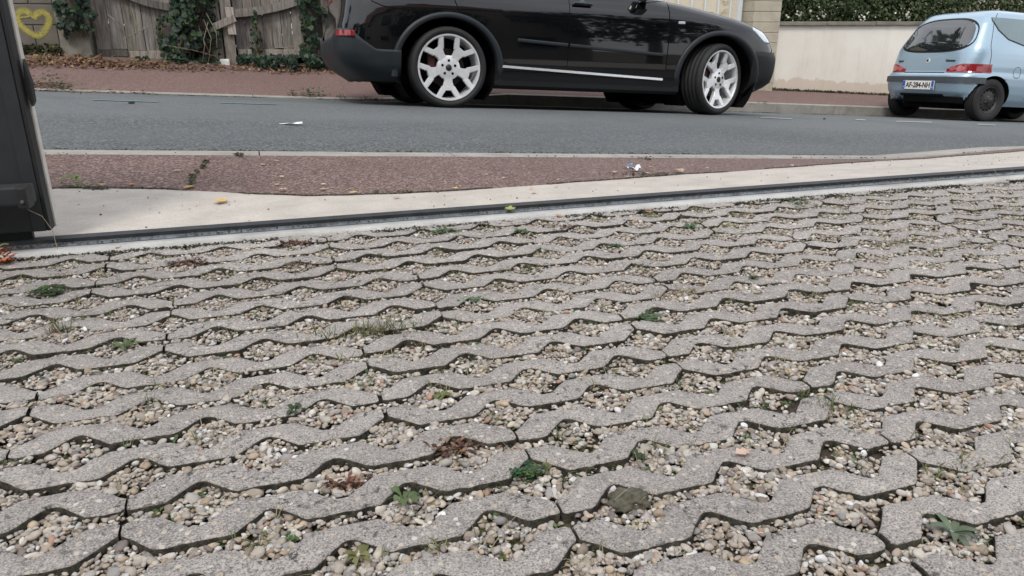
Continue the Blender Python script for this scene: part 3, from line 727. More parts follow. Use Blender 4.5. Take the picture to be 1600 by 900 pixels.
for s in (-1, 1):
    d1 = door('rear_door', .10, 1.186, 1.125, (0, 0), s); d2 = door('front_door', 1.193, 2.285, 1.105, None, s)
    for d in (d1, d2):
        md = d.modifiers.new('e', 'EDGE_SPLIT'); md.split_angle = R(30); d.data.polygons.foreach_set('use_smooth', np.ones(len(d.data.polygons), dtype=bool))
    for d, xa_, xb_ in ((d1, .66, 1.178), (d2, 1.203, 2.235)):
        V, Fc = solid_patch(np.linspace(xa_, xb_, 14), [-.016, -.008, .008, .016], lambda x, z: (x, s*(abs(SB.y(x, .6))+.004+(.006 if abs(z) < .01 else 0)), .645-(x-.66)*.040+z), lambda x, z: (0, s, 0), .010)
        mesh('door_moulding', V, Fc, GREYP, d)
    for d, hx in ((d2, 1.325), (d1, .22)):
        hz = 1.01 if d is d2 else 1.03; yy = abs(SB.y(hx, hz))
        MB().box((hx, s*(yy+.028), hz), (.20, .022, .028), bev=.009).build('handle', PAINT, d, smooth=True)
        mb = MB(); mb.lathe([(0, -.001*s), (.045, -.001*s), (.05, -.012*s)], 24, (hx+.01, s*(yy+.008), hz-.012)); mb.build('handle_recess', BLUEGL, d)
    # mirror
    e = MB().box((2.02, s*1.03, 1.165), (.13, .22, .16), bev=.05); e.box((2.0, s*.915, 1.085), (.09, .12, .035), bev=.012)
    e = e.build('wing_mirror', PAINT, suv, smooth=True); MB().box((2.035, s*1.04, 1.078), (.10, .16, .016), bev=.006).build('mirror_base', CHROME, e)
    side_line([(-.75, .99), (-.70, .905), (-.60, .868), (-.30, .845)], 'bumper_seam', DARK, .008, s) if s < 0 else None
    side_line([(2.292, .44), (2.292, 1.10)], 'door_seam', DARK, .010, s); side_line([(1.1895, .44), (1.1895, 1.11)], 'door_seam', DARK, .009, s)
    side_line([(.03, 1.12), (.05, .95), (.098, .86)], 'door_seam', DARK, .009, s)
    MB().box((2.43, s*(abs(SB.y(2.43, .905))+.004), .905), (.075, .012, .026), tilt=.03, bev=.005).build('side_indicator', LAMPG, suv)
# side glass
for s in (-1, 1):
    V, Fc = solid_patch(np.linspace(0, 1, 20), np.linspace(0, 1, 8), lambda u, v: ((-.45+.25*v)+(2.25-.75*v-.2*v)*u, s*abs(SB.y((-.45+.25*v)+(2.25-.95*v)*u, 1.17+.42*v)), 1.17+.42*v), lambda u, v: (0, s, .4), .006)
    mesh('side_window', V, Fc, GLASS, suv, smooth=True)
V, Fc = solid_patch(np.linspace(-.68, .68, 16), np.linspace(0, 1, 8), lambda y, v: (SB.xfr(y*(1-.18*v), 1.19+.42*v), y*(1-.18*v), 1.19+.42*v), lambda u, v: (.6, 0, .6), .006); mesh('windscreen', V, Fc, GLASS, suv, smooth=True)
V, Fc = solid_patch(np.linspace(-.62, .62, 16), np.linspace(0, 1, 8), lambda y, v: (SB.xr(y*(1-.16*v), 1.16+.42*v), y*(1-.16*v), 1.16+.42*v), lambda u, v: (-.9, 0, .3), .006); mesh('rear_window', V, Fc, GLASS, suv, smooth=True)
# rear bumper lower section wraps the corner, tail lamps
def corner(s, z, q, off, rear=True, span=1.0):
    """q 0..1 from the side round the corner to the car's middle"""
    cx, cy = (-.45, 0) if rear else (3.2, 0)
    a = math.pi/2 + (math.pi/2)*q if rear else math.pi/2 - (math.pi/2)*q
    p = SB.ray(min(z, 1.0), cx, 0, a); d = np.array([math.cos(a), math.sin(a)])
    return np.array([p[0]+d[0]*off, s*(p[1]+d[1]*off), z])
qs = np.linspace(0, 1, 40)
for s in (-1, 1):
    def topz(q): return np.interp(q, [0, .15, .23, .30, .42, .52, 1], [.50, .50, .58, .67, .675, .61, .60])
    def botz(q): return np.interp(q, [0, .2, .5, 1], [.235, .218, .21, .22])
    V, Fc = solid_patch(qs, np.linspace(0, 1, 14), lambda q, v: corner(s, botz(q)+(topz(q)-botz(q))*v, q, .012+.035*math.sin(math.pi*min(1, v*.98))**.5*sm((q-.12)/.3) + .004), lambda q, v: (0, 0, 0) if False else (math.cos(math.pi/2+math.pi/2*q), s*math.sin(math.pi/2+math.pi/2*q), 0), .006)
    mesh('rear_bumper', V, Fc, GREYP, suv, smooth=True)
    V, Fc = solid_patch(np.linspace(.27, .40, 8), [.605, .63, .652], lambda q, v: corner(s, v, q, .048), lambda q, v: (-.7, s*.7, 0), .008); mesh('rear_reflector', V, Fc, REDL, suv)
    V, Fc = solid_patch(np.linspace(.38, .78, 12), np.linspace(0, 1, 6), lambda q, v: corner(s, .96+.02*q+(.20-.08*q)*v, q, .002), lambda q, v: (-.7, s*.7, 0), .012); mesh('tail_lamp', V, Fc, REDL, suv, smooth=True)
    # headlamp and front bumper
    V, Fc = solid_patch(np.linspace(.10, .86, 30), np.linspace(0, 1, 8), lambda q, v: corner(s, np.interp(q, [.1, .2, .9], [.885, .765, .745])*(1-v)+v*np.interp(q, [.1, .2, .5, .9], [.915, .895, .86, .83]), q, .001, False), lambda q, v: (.7, s*.7, 0.1), .006); mesh('headlamp', V, Fc, LAMPG, suv, smooth=True)
    V, Fc = solid_patch(np.linspace(.10, 1, 30), np.linspace(0, 1, 10), lambda q, v: corner(s, .20+(.47-.0*q)*v, q, .012+.02*sm((q-.1)/.3)*math.sin(math.pi*v)**.5, False), lambda q, v: (math.cos(math.pi/2-math.pi/2*q), s*math.sin(math.pi/2-math.pi/2*q), 0), .006); mesh('front_bumper', V, Fc, BLACKP, suv, smooth=True)
MB().box((3.76, .19, .80), (.05, .30, .17), bev=.04).box((3.76, -.19, .80), (.05, .30, .17), bev=.04).build('grille', BLACKP, suv, smooth=True)
for (x, y, st, s) in ((0, -.818, 0, -1), (0, .818, 0, 1), (2.934, -.80, R(19), -1), (2.934, .80, R(19), 1)): suv_wheel(suv, x, y, st, s)

# ------------------------------------------------------------------ pale blue hatchback
mw2, A2, O2 = car_matrix((1545, 161), 7.45, .72, .275, .06, .045, 0, road)
fi = empty('parked_hatchback', label='small pale blue two-door hatchback with plate AF 284 NH by the cream wall', cat='car', mat=mw2)
FB = Body([(.20, -.20, 2.70, .66, 8), (.28, -.38, 2.78, .71, 8), (.36, -.455, 2.83, .735, 7.5), (.46, -.48, 2.85, .748, 7.5), (.56, -.478, 2.85, .75, 7.5), (.595, -.455, 2.84, .748, 7.5), (.62, -.415, 2.82, .742, 7.5), (.70, -.405, 2.78, .745, 7.5),
           (.80, -.39, 2.68, .742, 7.5), (.87, -.375, 2.5, .735, 7.5), (.92, -.36, 2.25, .722, 7.5), (.97, -.335, 2.05, .705, 7.5), (1.05, -.29, 1.92, .675, 7.5), (1.15, -.235, 1.74, .638, 7.5), (1.25, -.18, 1.52, .60, 7.5), (1.33, -.125, 1.30, .565, 6.5), (1.38, -.07, 1.12, .535, 6), (1.41, .0, .98, .49, 5.5), (1.43, .12, .85, .42, 5.5), (1.445, .35, .6, .2, 4)])
FB.shell('body', BLUEP, fi, dz=.02, N=240, arches=[(0, .275, .322, .312), (2.2, .275, .322, .312)])
for cx in (0, 2.2):
    for s in (-1, 1):
        V = [(cx+.322*math.cos(t), s*(.40 if y < .5 else abs(FB.y(cx+.322*math.cos(t), max(.21, .275+.312*math.sin(t))))-.012), .275+.312*math.sin(t)) for y in (.70, .40) for t in np.linspace(R(-25), R(205), 30)]
        Fc = [(i, i+1, i+31, i+30) for i in range(29)] + [tuple(range(30, 60))]; mesh('wheel_arch_liner', V, Fc, DARK, fi)
        e = bpy.data.objects.new('wheel', None); COL.objects.link(e); e.parent = fi; e.location = (cx, s*.645, .275)
        tyre(e, .275, .165, .172, s)
        MB().lathe([(.176, s*.070), (.165, s*.074), (.158, s*.045), (.13, s*.035), (.10, s*.055), (.06, s*.05), (.045, s*.07), (.0, s*.07)], 48).build('rim', STEEL, e, smooth=True)
        for k in range(14): a = 2*math.pi*k/14; MB().lathe([(0, s*.048), (.011, s*.048), (.011, s*.03)], 10, (.128*math.cos(a), 0, .128*math.sin(a))).build('rim_hole', DARK, e)
        for k in range(4): a = 2*math.pi*k/4+.4; MB().lathe([(0, s*.068), (.009, s*.066), (.009, s*.05)], 8, (.05*math.cos(a), 0, .05*math.sin(a))).build('wheel_bolt', RAILM, e)
        MB().lathe([(0, -s*.05), (.165, -s*.05)], 30).build('dust_shield', DARK, e)
MB().box((1.2, 0, .24), (2.9, 1.1, .10)).box((-.1, .25, .22), (.35, .4, .12), bev=.03).box((-.36, -.15, .26), (.1, .9, .08)).build('underbody', DARK, fi)
mb = MB(); mb.tube([(-.50, .42, .26), (-.2, .42, .25)], .022, 12); mb.build('exhaust_pipe', RAILM, fi)
fx = FB.xr
def rearpart(name, mat, *a, parent=fi, **k):
    V, Fc = disc_patch(*a, **k); return mesh(name, V, Fc, mat, parent, smooth=False)
rearpart('window_seal', BLACKP, 0, 1.10, .545, .228, 3.2, fx, .003, .01, top=-.12, k=64)
rw_ = rearpart('rear_window', GLASS, 0, 1.10, .505, .205, 3.2, fx, .006, .01, top=-.12, k=64); rw_.data.polygons.foreach_set('use_smooth', np.ones(len(rw_.data.polygons), dtype=bool)); md = rw_.modifiers.new('e', 'EDGE_SPLIT'); md.split_angle = R(30)
for s in (-1, 1):
    def lens(z0, z1, y0, y1, name, mat, lift, taper=.0):
        us = np.linspace(0, 1, 16); vs = np.linspace(0, 1, 8)
        def P(u, v):
            y = y0+(y1-y0)*u; hh = (z1-z0)*(.42+.58*sm(u/.55)); z = z0 + hh*v
            return (fx(y, z), s*y, z)
        V, Fc = solid_patch(us, vs, P, lambda u, v: (-1, s*.3, 0), lift); return mesh(name, V, Fc, mat, fi, smooth=False)
    tl = lens(.615, .725, .34, .725, 'tail_lamp', REDL, .010)
    for (yy, rr_) in ((.43, .036), (.53, .042)):
        V, Fc = disc_patch(s*yy, .663, rr_*1.3, rr_*.85, 2, fx, .016, .005, k=24, rings=3); mesh('lens', V, Fc, PINKL, tl)
    # wrap-round part of the lamp on the corner
V, Fc = solid_patch(np.linspace(-.33, .33, 14), [0, 1], lambda y, v: (fx(y, .607)-.001, y, .602+.014*v), lambda u, v: (-1, 0, 0), .003); mesh('boot_gap', V, Fc, DARK, fi)
V, Fc = solid_patch(np.linspace(-1, 1, 50), [0, .25, .75, 1], lambda u, v: (lambda p: (p[0], p[1], p[2]))(FB.ray(.478+.078*v, .2, 0, math.pi + u*(1.12 if u > 0 else 1.2))), lambda u, v: (-math.cos(u*1.3), -math.sin(u*1.3), 0), .016); mesh('bumper_strip', V, Fc, BUMP, fi, smooth=False)
V, Fc = solid_patch(np.linspace(-.36, .36, 14), [.29, .33], lambda y, z: (fx(y, z), y, z), lambda u, v: (-1, 0, 0), .003); mesh('bumper_lower_trim', V, Fc, BLACKP, fi)
pt = MB().box((fx(0, .44)-.022, 0, .44), (.012, .52, .115), bev=.003).build('number_plate', PLATE, fi)
px_ = fx(0, .44)-.0288
MB().box((px_, .238, .44), (.002, .040, .109)).box((px_, -.238, .44), (.002, .040, .109)).build('plate_band', PLATEB, pt)
def text(body, size, loc, rotm, mat, parent, name='lettering', ext=.001, sx=1.0):
    c = bpy.data.curves.new(name, 'FONT'); c.body = body; c.size = size; c.offset = size*.018; c.extrude = ext; c.align_x = 'CENTER'; c.align_y = 'CENTER'
    t = bpy.data.objects.new('t', c); COL.objects.link(t); dg = bpy.context.evaluated_depsgraph_get(); me = bpy.data.meshes.new_from_object(t.evaluated_get(dg))
    bpy.data.objects.remove(t); o = bpy.data.objects.new(name, me); COL.objects.link(o); me.materials.clear(); me.materials.append(mat); o.parent = parent
    o.matrix_local = Matrix.Translation(loc) @ rotm @ Matrix.Diagonal((sx, 1, 1, 1)); return o
RT = Matrix(((0, 0, -1, 0), (-1, 0, 0, 0), (0, 1, 0, 0), (0, 0, 0, 1)))
text('AF-284-NH', .098, (px_-.001, 0, .438), RT, INK, pt, sx=.86)
text('F', .03, (px_-.001, .238, .41), RT, PLATE, pt); text('75', .028, (px_-.001, -.238, .41), RT, PLATE, pt)
text('Sport', .040, (fx(.43, .76)-.004, .46, .765), RT, INK, fi, 'badge_lettering', .002)
text('Seicento', .042, (fx(-.36, .76)-.004, -.36, .765), RT, INK, fi, 'badge_lettering', .002)
V, Fc = disc_patch(0, .765, .030, .034, 2, fx, .006, .004, k=24, rings=2); mesh('boot_badge', V, Fc, CHROME, fi)
V, Fc = disc_patch(.005, .768, .016, .018, 2, fx, .009, .002, k=16, rings=2); mesh('boot_badge_centre', V, Fc, INK, fi)
# hatch seams, side window, fuel flap
def fline(f, name, wdt=.006, n_=(-1, 0, 0), lift=.002):
    mb = MB(); ribbon(mb, [f(t) for t in np.linspace(0, 1, 40)], [n_]*40, wdt, lift); return mb.build(name, DARK, fi)
for s in (-1, 1):
    fline(lambda t: (lambda z, yv: (fx(yv, z), s*yv, z))(.62+.76*t, FB.p(.62+.76*t)[2]*.965), 'hatch_seam', .006, (-.8, s*.6, 0), .003)
    def SW(u, v):
        z = .955+.365*v; x0 = np.interp(z, [.955, .97, .99, 1.05, 1.16, 1.27, 1.33], [.62, .50, .42, .17, .02, -.04, -.03]); x1 = 1.7-.42*v
        x = x0 + (x1-x0)*u; return (x, s*abs(FB.y(x, z)), z)
    V, Fc = solid_patch(np.linspace(0, 1, 30), np.linspace(0, 1, 14), SW, lambda u, v: (0, s, .35), .003); so_ = mesh('side_window', V, Fc, BLUEGL, fi, smooth=False)
    so_.data.polygons.foreach_set('use_smooth', np.ones(len(so_.data.polygons), dtype=bool)); md = so_.modifiers.new('e', 'EDGE_SPLIT'); md.split_angle = R(35)
    mb = MB(); P = [SW(0, v) for v in np.linspace(1, 0, 24)] + [SW(u, 0) for u in np.linspace(0, 1, 20)]; ribbon(mb, P, [(0, s, .35)]*len(P), .016, .004); mb.build('window_seal', BLACKP, so_)
    mb = MB(); P = [(x, s*abs(FB.y(x, z)), z) for x, z in [(.62+.0*t, .30+.62*t) for t in np.linspace(0, 1, 20)]]; ribbon(mb, P, [(0, s, .1)]*20, .006, .002); mb.build('door_seam', DARK, fi)
    MB().box((1.45, s*.80, .98), (.10, .14, .10), bev=.03).build('wing_mirror', BLUEP, fi, smooth=True)
    MB().box((.75, s*(abs(FB.y(.75, .84))+.012), .84), (.15, .02, .026), bev=.006).build('handle', BLACKP, fi)
mb = MB(); P = [(.36+.065*math.cos(t), -abs(FB.y(.36+.065*math.cos(t), .64+.07*math.sin(t))), .64+.07*math.sin(t)) for t in np.linspace(0, 2*math.pi, 33)]; ribbon(mb, P, [(0, -1, .05)]*33, .005, .003); mb.build('fuel_flap_seam', DARK, fi)
V, Fc = solid_patch(np.linspace(-.56, .56, 12), np.linspace(0, 1, 6), lambda y, v: (FB.xfr(y*(1-.12*v), 1.0+.32*v), y*(1-.12*v), 1.0+.32*v), lambda u, v: (.6, 0, .6), .006); mesh('windscreen', V, Fc, GLASS, fi, smooth=True)
for s in (-1, 1): MB().box((2.72, s*.52, .66), (.14, .26, .13), bev=.05).build('headlamp', LAMPG, fi, smooth=True)
mb = MB(); mb.tube([(-.02, 0, 1.40), (-.03, 0, 1.425)], .006, 8); mb.build('washer_nozzle', INK, fi)

# ------------------------------------------------------------------ far side: wall, fence, gate, hedge
def zf(x): return float(fside(np.float64(x), FY))
def FP(px, py, Y=FY): p = atY(px, py, Y); return p[0], p[2]
HG = Mat('h'); bpy.data.materials.remove(HG.m)
def quad_leaves(P, size, normal, spread, colors, shape='leaf', mb=None):
    """many small leaf-shaped faces: P (n,3), returns V,F,C"""
    shapes = {'leaf': [(0, -.5), (.28, -.1), (.22, .25), (0, .55), (-.22, .25), (-.28, -.1)],
              'ivy': [(0, -.4), (.28, -.45), (.5, -.05), (.27, .1), (.2, .3), (0, .6), (-.2, .3), (-.27, .1), (-.5, -.05), (-.28, -.45)],
              'round': [(0, -.5), (.4, -.3), (.5, .1), (.25, .5), (-.25, .5), (-.5, .1), (-.4, -.3)]}
    sh = np.array(shapes[shape]); n = len(P); k = len(sh)
    nm = np.array(normal, float)[None] + rng.normal(0, spread, (n, 3)); nm /= np.linalg.norm(nm, axis=1)[:, None]
    up = rng.normal(0, 1, (n, 3)) + np.array([0, 0, -.8]); a = np.cross(up, nm); a /= np.linalg.norm(a, axis=1)[:, None]; b = np.cross(nm, a)
    s_ = np.asarray(size)*rng.uniform(.6, 1.3, n)
    fold = np.abs(sh[:, 0])*.35
    V = P[:, None] + (a[:, None]*sh[None, :, 0:1] + b[:, None]*sh[None, :, 1:2] + nm[:, None]*fold[None, :, None])*s_[:, None, None]
    Fc = np.arange(n*k).reshape(n, k)
    ci = rng.integers(0, len(colors), n); C_ = np.array(colors)[ci]*rng.uniform(.7, 1.25, (n, 1)); return V.reshape(-1, 3), Fc, np.repeat(C_, k, 0)
def leafmesh(name, parts, parent=None, mat=None):
    V = np.concatenate([p[0] for p in parts]); C_ = np.concatenate([p[2] for p in parts]); Fc = []; n = 0
    for p in parts: Fc.append(p[1]+n); n += len(p[0])
    Fc = np.concatenate(Fc) if len({f.shape[1] for f in Fc}) == 1 else [tuple(r) for f in Fc for r in f]
    return mesh(name, V, Fc, mat or LEAF, parent, col=C_)
# concrete block wall with a painted heart
xw1 = FP(99, 95)[0]
bw_ = empty('block_wall', (-4.5, FY, zf(-4.5)), 'grey concrete block wall with a yellow painted heart and mossy foot', 'wall'); o_ = np.array(bw_.location)
mb = MB(); z0 = FP(60, 39)[1]
for r_ in range(-3, 6):
    za = z0 + .235*r_; off = .25 if r_ % 2 else 0
    x = xw1
    first = True
    while x > -9:
        wd = .5 if not (first and off) else .25; first = False; x0 = x-wd
        mb.box(np.array([(x+x0)/2, FY+.1+rng.normal(0, .0006), za+.1175])-o_, (wd-.010, .2, .225), bev=.008); x = x0
mb.build('masonry', BLOCKC, bw_)
MB().box(np.array([(xw1-9)/2, FY+.105, z0+.35])-o_, (9+xw1-.01, .17, 2.1)).build('mortar', PILC, bw_)
hp = [(50, 29), (47, 22), (42, 17), (36, 16), (29, 18), (26, 25), (27, 33), (33, 41), (42, 48), (52, 54), (60, 58), (66, 53), (73, 45), (77, 36), (78, 28), (74, 21), (67, 18), (60, 19), (55, 24), (51, 30)]
hp = [(p*.5+q*.5) for p, q in zip(np.array(hp, float), np.array(hp[1:]+[hp[-1]], float))]
hp = [np.array(hp[0])] + hp
PT = []
for a, b in zip(hp[:-1], hp[1:]):
    for t in np.linspace(0, 1, 6)[:-1]: PT.append(a+(b-a)*t)
PT = np.array(PT); PT = np.stack([np.convolve(np.pad(PT[:, i], 3, 'edge'), np.ones(7)/7, 'valid') for i in (0, 1)], 1)
W3 = np.array([[FP(x, y)[0], FY-.006, FP(x, y)[1]] for x, y in PT]); T_ = np.gradient(W3, axis=0); T_ /= np.linalg.norm(T_, axis=1)[:, None]; Nn = np.stack([-T_[:, 2], 0*T_[:, 0], T_[:, 0]], 1)
V = []; C_ = []; offs = [-.048, -.026, -.012, .012, .026, .048]; al = [0, .75, 1, 1, .75, 0]
for p, q, i in zip(W3, Nn, range(len(W3))):
    for o2, a2 in zip(offs, al): V.append(p+q*o2-o_-np.array([0, .0004*math.sin(i*.9), 0])); C_.append((a2, a2, a2))
k = 6
HM = Mat('spray_paint'); at = HM.attr(); nn = HM.noise(60, 4, .6, HM.coord()); mm = HM.n('ShaderNodeMath', operation='MULTIPLY'); HM.l(HM.ramp(nn, [(.25, .45), (.6, 1)]), mm.inputs[1]); sp_ = HM.n('ShaderNodeSeparateColor'); HM.l(at.outputs['Color'], sp_.inputs[0]); HM.l(sp_.outputs[0], mm.inputs[0])
HM.fin((.38, .335, .08), .8); HM.l(mm.outputs[0], HM.b.inputs['Alpha'])
mesh('painted_heart', V, [(i*k+j, i*k+j+1, (i+1)*k+j+1, (i+1)*k+j) for i in range(len(W3)-1) for j in range(k-1)], HM.m, bw_, col=np.array(C_))
# old concrete pillar
xa, xb = FP(99, 96)[0], FP(151, 98)[0]
pl = empty('gate_pillar', ((xa+xb)/2, FY, zf(xa)), 'rough leaning concrete pillar between the block wall and the wooden gate, ivy on top', 'pillar'); o_ = np.array(pl.location)
V = []; zs = np.linspace(-.15, 1.9, 26); per = [(-.5, 0), (-.46, -.5), (-.2, -.53), (.1, -.52), (.44, -.5), (.5, -.1), (.5, .5), (-.5, .5)]
for z in zs:
    for (a, b) in per:
        n_ = mnoise.noise((a*3, b*3, z*3))*.02
        V.append(((a*(xb-xa)*(1-.03*z)) - .01*z + n_, b*.40+.12+mnoise.noise((a*4, 7, z*4))*.02, z))
k = len(per); mesh('shaft', V, [(j*k+i, j*k+(i+1) % k, (j+1)*k+(i+1) % k, (j+1)*k+i) for j in range(len(zs)-1) for i in range(k)] + [tuple((len(zs)-1)*k+i for i in range(k))], PILC, pl)
# weathered wooden gates and fence
def planks(parent, x0, x1, zb, zt, wd, y=FY+.06, wide0=0, dark=1.0):
    x = x0; o_ = np.array(parent.location); VV = []; FF = []; CC = []; n = 0; i = 0
    while x < x1-.03:
        w_ = (.17 if i < wide0 else wd*rng.uniform(.85, 1.15)); x2 = min(x+w_, x1)
        t = rng.uniform(.65, 1.2)*dark; tint = np.array([t, t*rng.uniform(.96, 1.02), t*rng.uniform(.92, 1.04)])
        bz = zb(x)+rng.normal(0, .012); tz = zt(x)+rng.normal(0, .02); tl = rng.normal(0, .003); yy = y + rng.normal(0, .006)
        m_ = MB().box((0, 0, 0), (x2-x-.004, .022, tz-bz), bev=.003, tilt=tl); P = m_.V[0] + np.array([(x+x2)/2, yy, (tz+bz)/2]) - o_
        VV.append(P); FF += [tuple(k+n for k in f) for f in m_.F]; CC.append(np.tile(tint, (len(P), 1))); n += len(P); x = x2; i += 1
    return mesh('plank_panel', np.concatenate(VV), FF, WOOD, parent, col=np.concatenate(CC))
def wbox(name, parent, c, d, tint=.9, tilt=0, bev=.006):
    m_ = MB().box((0, 0, 0), d, bev=bev, tilt=tilt); P = m_.V[0] + np.array(c) - np.array(parent.location)
    return mesh(name, P, m_.F, WOOD, parent, col=np.tile(np.array([tint, tint*.98, tint*.95]), (len(P), 1)))
def crail(name, parent, pts, th, y, tint=1.05):
    V = []; o_ = np.array(parent.location)
    P = np.array(pts, float); tt = np.linspace(0, len(P)-1, 24); P = np.stack([np.interp(tt, range(len(P)), P[:, i]) for i in (0, 1)], 1)
    P = np.stack([np.convolve(np.pad(P[:, i], 3, mode='reflect', reflect_type='odd'), np.ones(7)/7, 'valid') for i in (0, 1)], 1)
    for x, z in P:
        for (dy, dz) in ((0, -th/2), (0, th/2), (.05, th/2), (.05, -th/2)): V.append((x-o_[0], y+dy-o_[1], z+dz-o_[2]))
    n = len(P); return mesh(name, V, [(i*4+j, i*4+(j+1) % 4, (i+1)*4+(j+1) % 4, (i+1)*4+j) for i in range(n-1) for j in range(4)] + [(0, 1, 2, 3), (4*n-1, 4*n-2, 4*n-3, 4*n-4)], WOOD, parent, col=np.full((len(V), 3), tint))
x0, x1 = FP(149, 80)[0]+.02, FP(333, 90)[0]
ga = empty('wooden_gate', (x0, FY, zf(x0)), 'weathered grey plank gate leaf right of the concrete pillar, half hidden by ivy', 'gate')
planks(ga, x0, x1, lambda x: FP(200, 79)[1]-.062*(x-x0)*.6, lambda x: 1.9, .108, wide0=2)
def bpx(parent, a, b, th, y, tint):
    (xa_, za_), (xb_, zb_) = FP(*a, y), FP(*b, y); return wbox('bottom_board', parent, ((xa_+xb_)/2, y, (za_+zb_)/2), (math.hypot(xb_-xa_, zb_-za_), .035, th), tint, tilt=math.atan2(zb_-za_, xb_-xa_))
bpx(ga, (153, 89), (262, 87), .125, FY+.03, 1.35); bpx(ga, (152, 83), (200, 83), .085, FY+.005, .35)
crail('curved_rail', ga, [FP(150, -28), FP(200, -6), FP(240, 8), FP(283, 13), (x1, FP(320, 14)[1])], .085, FY-.02, .55)
x2, x3 = FP(372, 92)[0], FP(520, 95)[0]
gb = empty('wooden_gate', (x2, FY, zf(x2)), 'weathered plank gate leaf with arched top rail, left of the black car', 'gate')
planks(gb, x2, x3, lambda x: FP(400, 76)[1]-.05*(x-x2), lambda x: 1.9, .125, y=FY+.07, dark=.85)
crail('curved_rail', gb, [FP(362, 21), FP(390, 19), FP(420, 14), FP(450, 7), FP(475, -2), FP(510, -14)], .10, FY-.01, .95)
bpx(gb, (372, 83), (512, 84), .10, FY+.03, 1.3)
pf = empty('fence_post', (FP(350, 95)[0], FY, zf(0)), 'thick wooden post with scrap boards nailed across it, between the two gate leaves', 'post')
for a, b, tnt in ((333, 352, .8), (353, 371, 1.0)):
    xa_, xb_ = FP(a, 92)[0], FP(b, 92)[0]; wbox('post_timber', pf, ((xa_+xb_)/2, FY-.0+.02*(a == 333), 1.0), (xb_-xa_-.01, .13, 1.95), tnt)
p_ = FP(357, 33); wbox('scrap_board', pf, (p_[0]+.03, FY-.10, p_[1]), (.10, .025, .33), 1.5, tilt=0)
p_ = FP(347, 37); wbox('scrap_board', pf, (p_[0], FY-.125, p_[1]), (.36, .022, .085), 1.2, tilt=.38)
x4 = FP(505, 95)[0]
pg = empty('fence_post', (x4+.06, FY, zf(x4)), 'dark ivy-covered wooden post beside the rear bumper of the black car', 'post')
wbox('post_timber', pg, (x4+.09, FY-.02, 1.0), (.14, .14, 2.0), .6); wbox('post_timber', pg, (x4+.25, FY+.01, 1.0), (.10, .10, 2.0), .5)
fe = empty('wooden_fence', (x4+.4, FY, zf(x4)), 'dark plank fence running behind the black car', 'fence')
planks(fe, x4+.30, 6.0, lambda x: zf(x)+.08, lambda x: 1.55, .13, y=FY+.08, dark=.7)
for x in (2.6, 4.3, 5.95): wbox('post', fe, (x, FY+.03, .75), (.12, .12, 1.9), .7)
wbox('rail', fe, (3.9, FY+.03, .45), (4.1, .05, .10), .8, tilt=0)
st = FP(352, 98); tag(MB().box((st[0], FY-.12, st[1]), (.12, .10, .10), bev=.02).build('stone_block', plain('white_stone', (.62, .62, .58), .8, var=.1), None), 'small white stone block at the foot of the nailed-up wooden post', 'stone')

# entrance gate with ironwork, pillar, cream wall
eg = empty('entrance_gate', (6.75, 10.62, -.12), 'cream metal entrance gate with scroll ironwork beside the stone pillar', 'gate')
CREAM = plain('cream_metal', (.60, .54, .42), .5, var=.06); WHITEM = plain('white_metal', (.62, .67, .70), .45, var=.05); GOLD = plain('pale_iron', (.48, .42, .28), .5)
MB().box((-.02, .03, .95), (1.36, .02, 1.9)).build('panel', CREAM, eg)
for x in (-.66, -.44, -.20, .04, .28, .50): MB().box((x, .0, .95), (.022, .03, 1.9), bev=.004).build('bar', WHITEM, eg)
MB().box((.67, 0, .98), (.07, .07, 2.0), bev=.008).build('gate_post', WHITEM, eg)
mb = MB()
for (cx, cz, r0, s) in ((.40, 1.05, .09, 1), (.40, .85, .08, -1), (.16, 1.02, .07, -1), (.38, 1.28, .08, -1), (.42, .66, .07, 1), (.15, .8, .07, 1)):
    mb.tube([(cx+s*r0*(1-t*.75)*math.cos(6*t+1), -.012, cz+r0*(1-t*.75)*math.sin(6*t+1)) for t in np.linspace(0, 1, 26)], .008, 6)
mb.build('scrollwork', GOLD, eg)
sp2 = empty('stone_pillar', (7.76, 10.6, zf(7.7)), 'square beige stone pillar at the left end of the cream wall', 'pillar')
PST = m_concrete('pillar_stone', (.42, .385, .30), .12, 6, dirt=(.24, .21, .15), dirtamt=.5)
mb = MB(); zc = -.08
while zc < 2.1: mb.box((rng.normal(0, .003), 0, zc+.0775), (.50, .50, .149), bev=.008); zc += .155
mb.build('blocks', PST, sp2); MB().box((0, 0, 1.0), (.48, .48, 2.1)).build('core', PST, sp2)
cwl = empty('garden_wall', (12, 10.5, zf(12)), 'low cream rendered wall with a stone coping, behind the pale blue hatchback', 'wall'); o_ = np.array(cwl.location)
xs = np.arange(8.01, 30, .15); zz_ = np.linspace(0, 1, 10); V = []; C_ = []
for t in zz_:
    for x in xs: g0 = zf(x)-.15; z = g0 + (.76+.004*(x-8)-g0)*t; V.append((x-o_[0], 0, z-o_[2])); h = z-zf(x); C_.append((h, h, h))
n = len(xs); wl = mesh('rendered_face', V, np.array([(j*n+i, j*n+i+1, (j+1)*n+i+1, (j+1)*n+i) for j in range(9) for i in range(n-1)]), None, cwl, col=np.array(C_))
MB().box((19-o_[0], .112, .10-o_[2]), (21.9, .20, 1.3)).build('core', PILC, cwl)
wm = Mat('cream_render'); co = wm.coord(); n1 = wm.noise(1.4, 6, .65, co); f1 = wm.noise(120, 3, .6, co); at = wm.attr(); s1 = wm.n('ShaderNodeSeparateColor'); wm.l(at.outputs['Color'], s1.inputs[0])
g = wm.mix(wm.ramp(n1, [(.3, 0), (.7, 1)]), (.66, .62, .55), (.76, .735, .67)); g = wm.mix(wm.ramp(wm.noise(4, 6, .7, wm.coord((1, 1, .12))), [(.5, 0), (.75, .35)]), g, (.38, .32, .25))
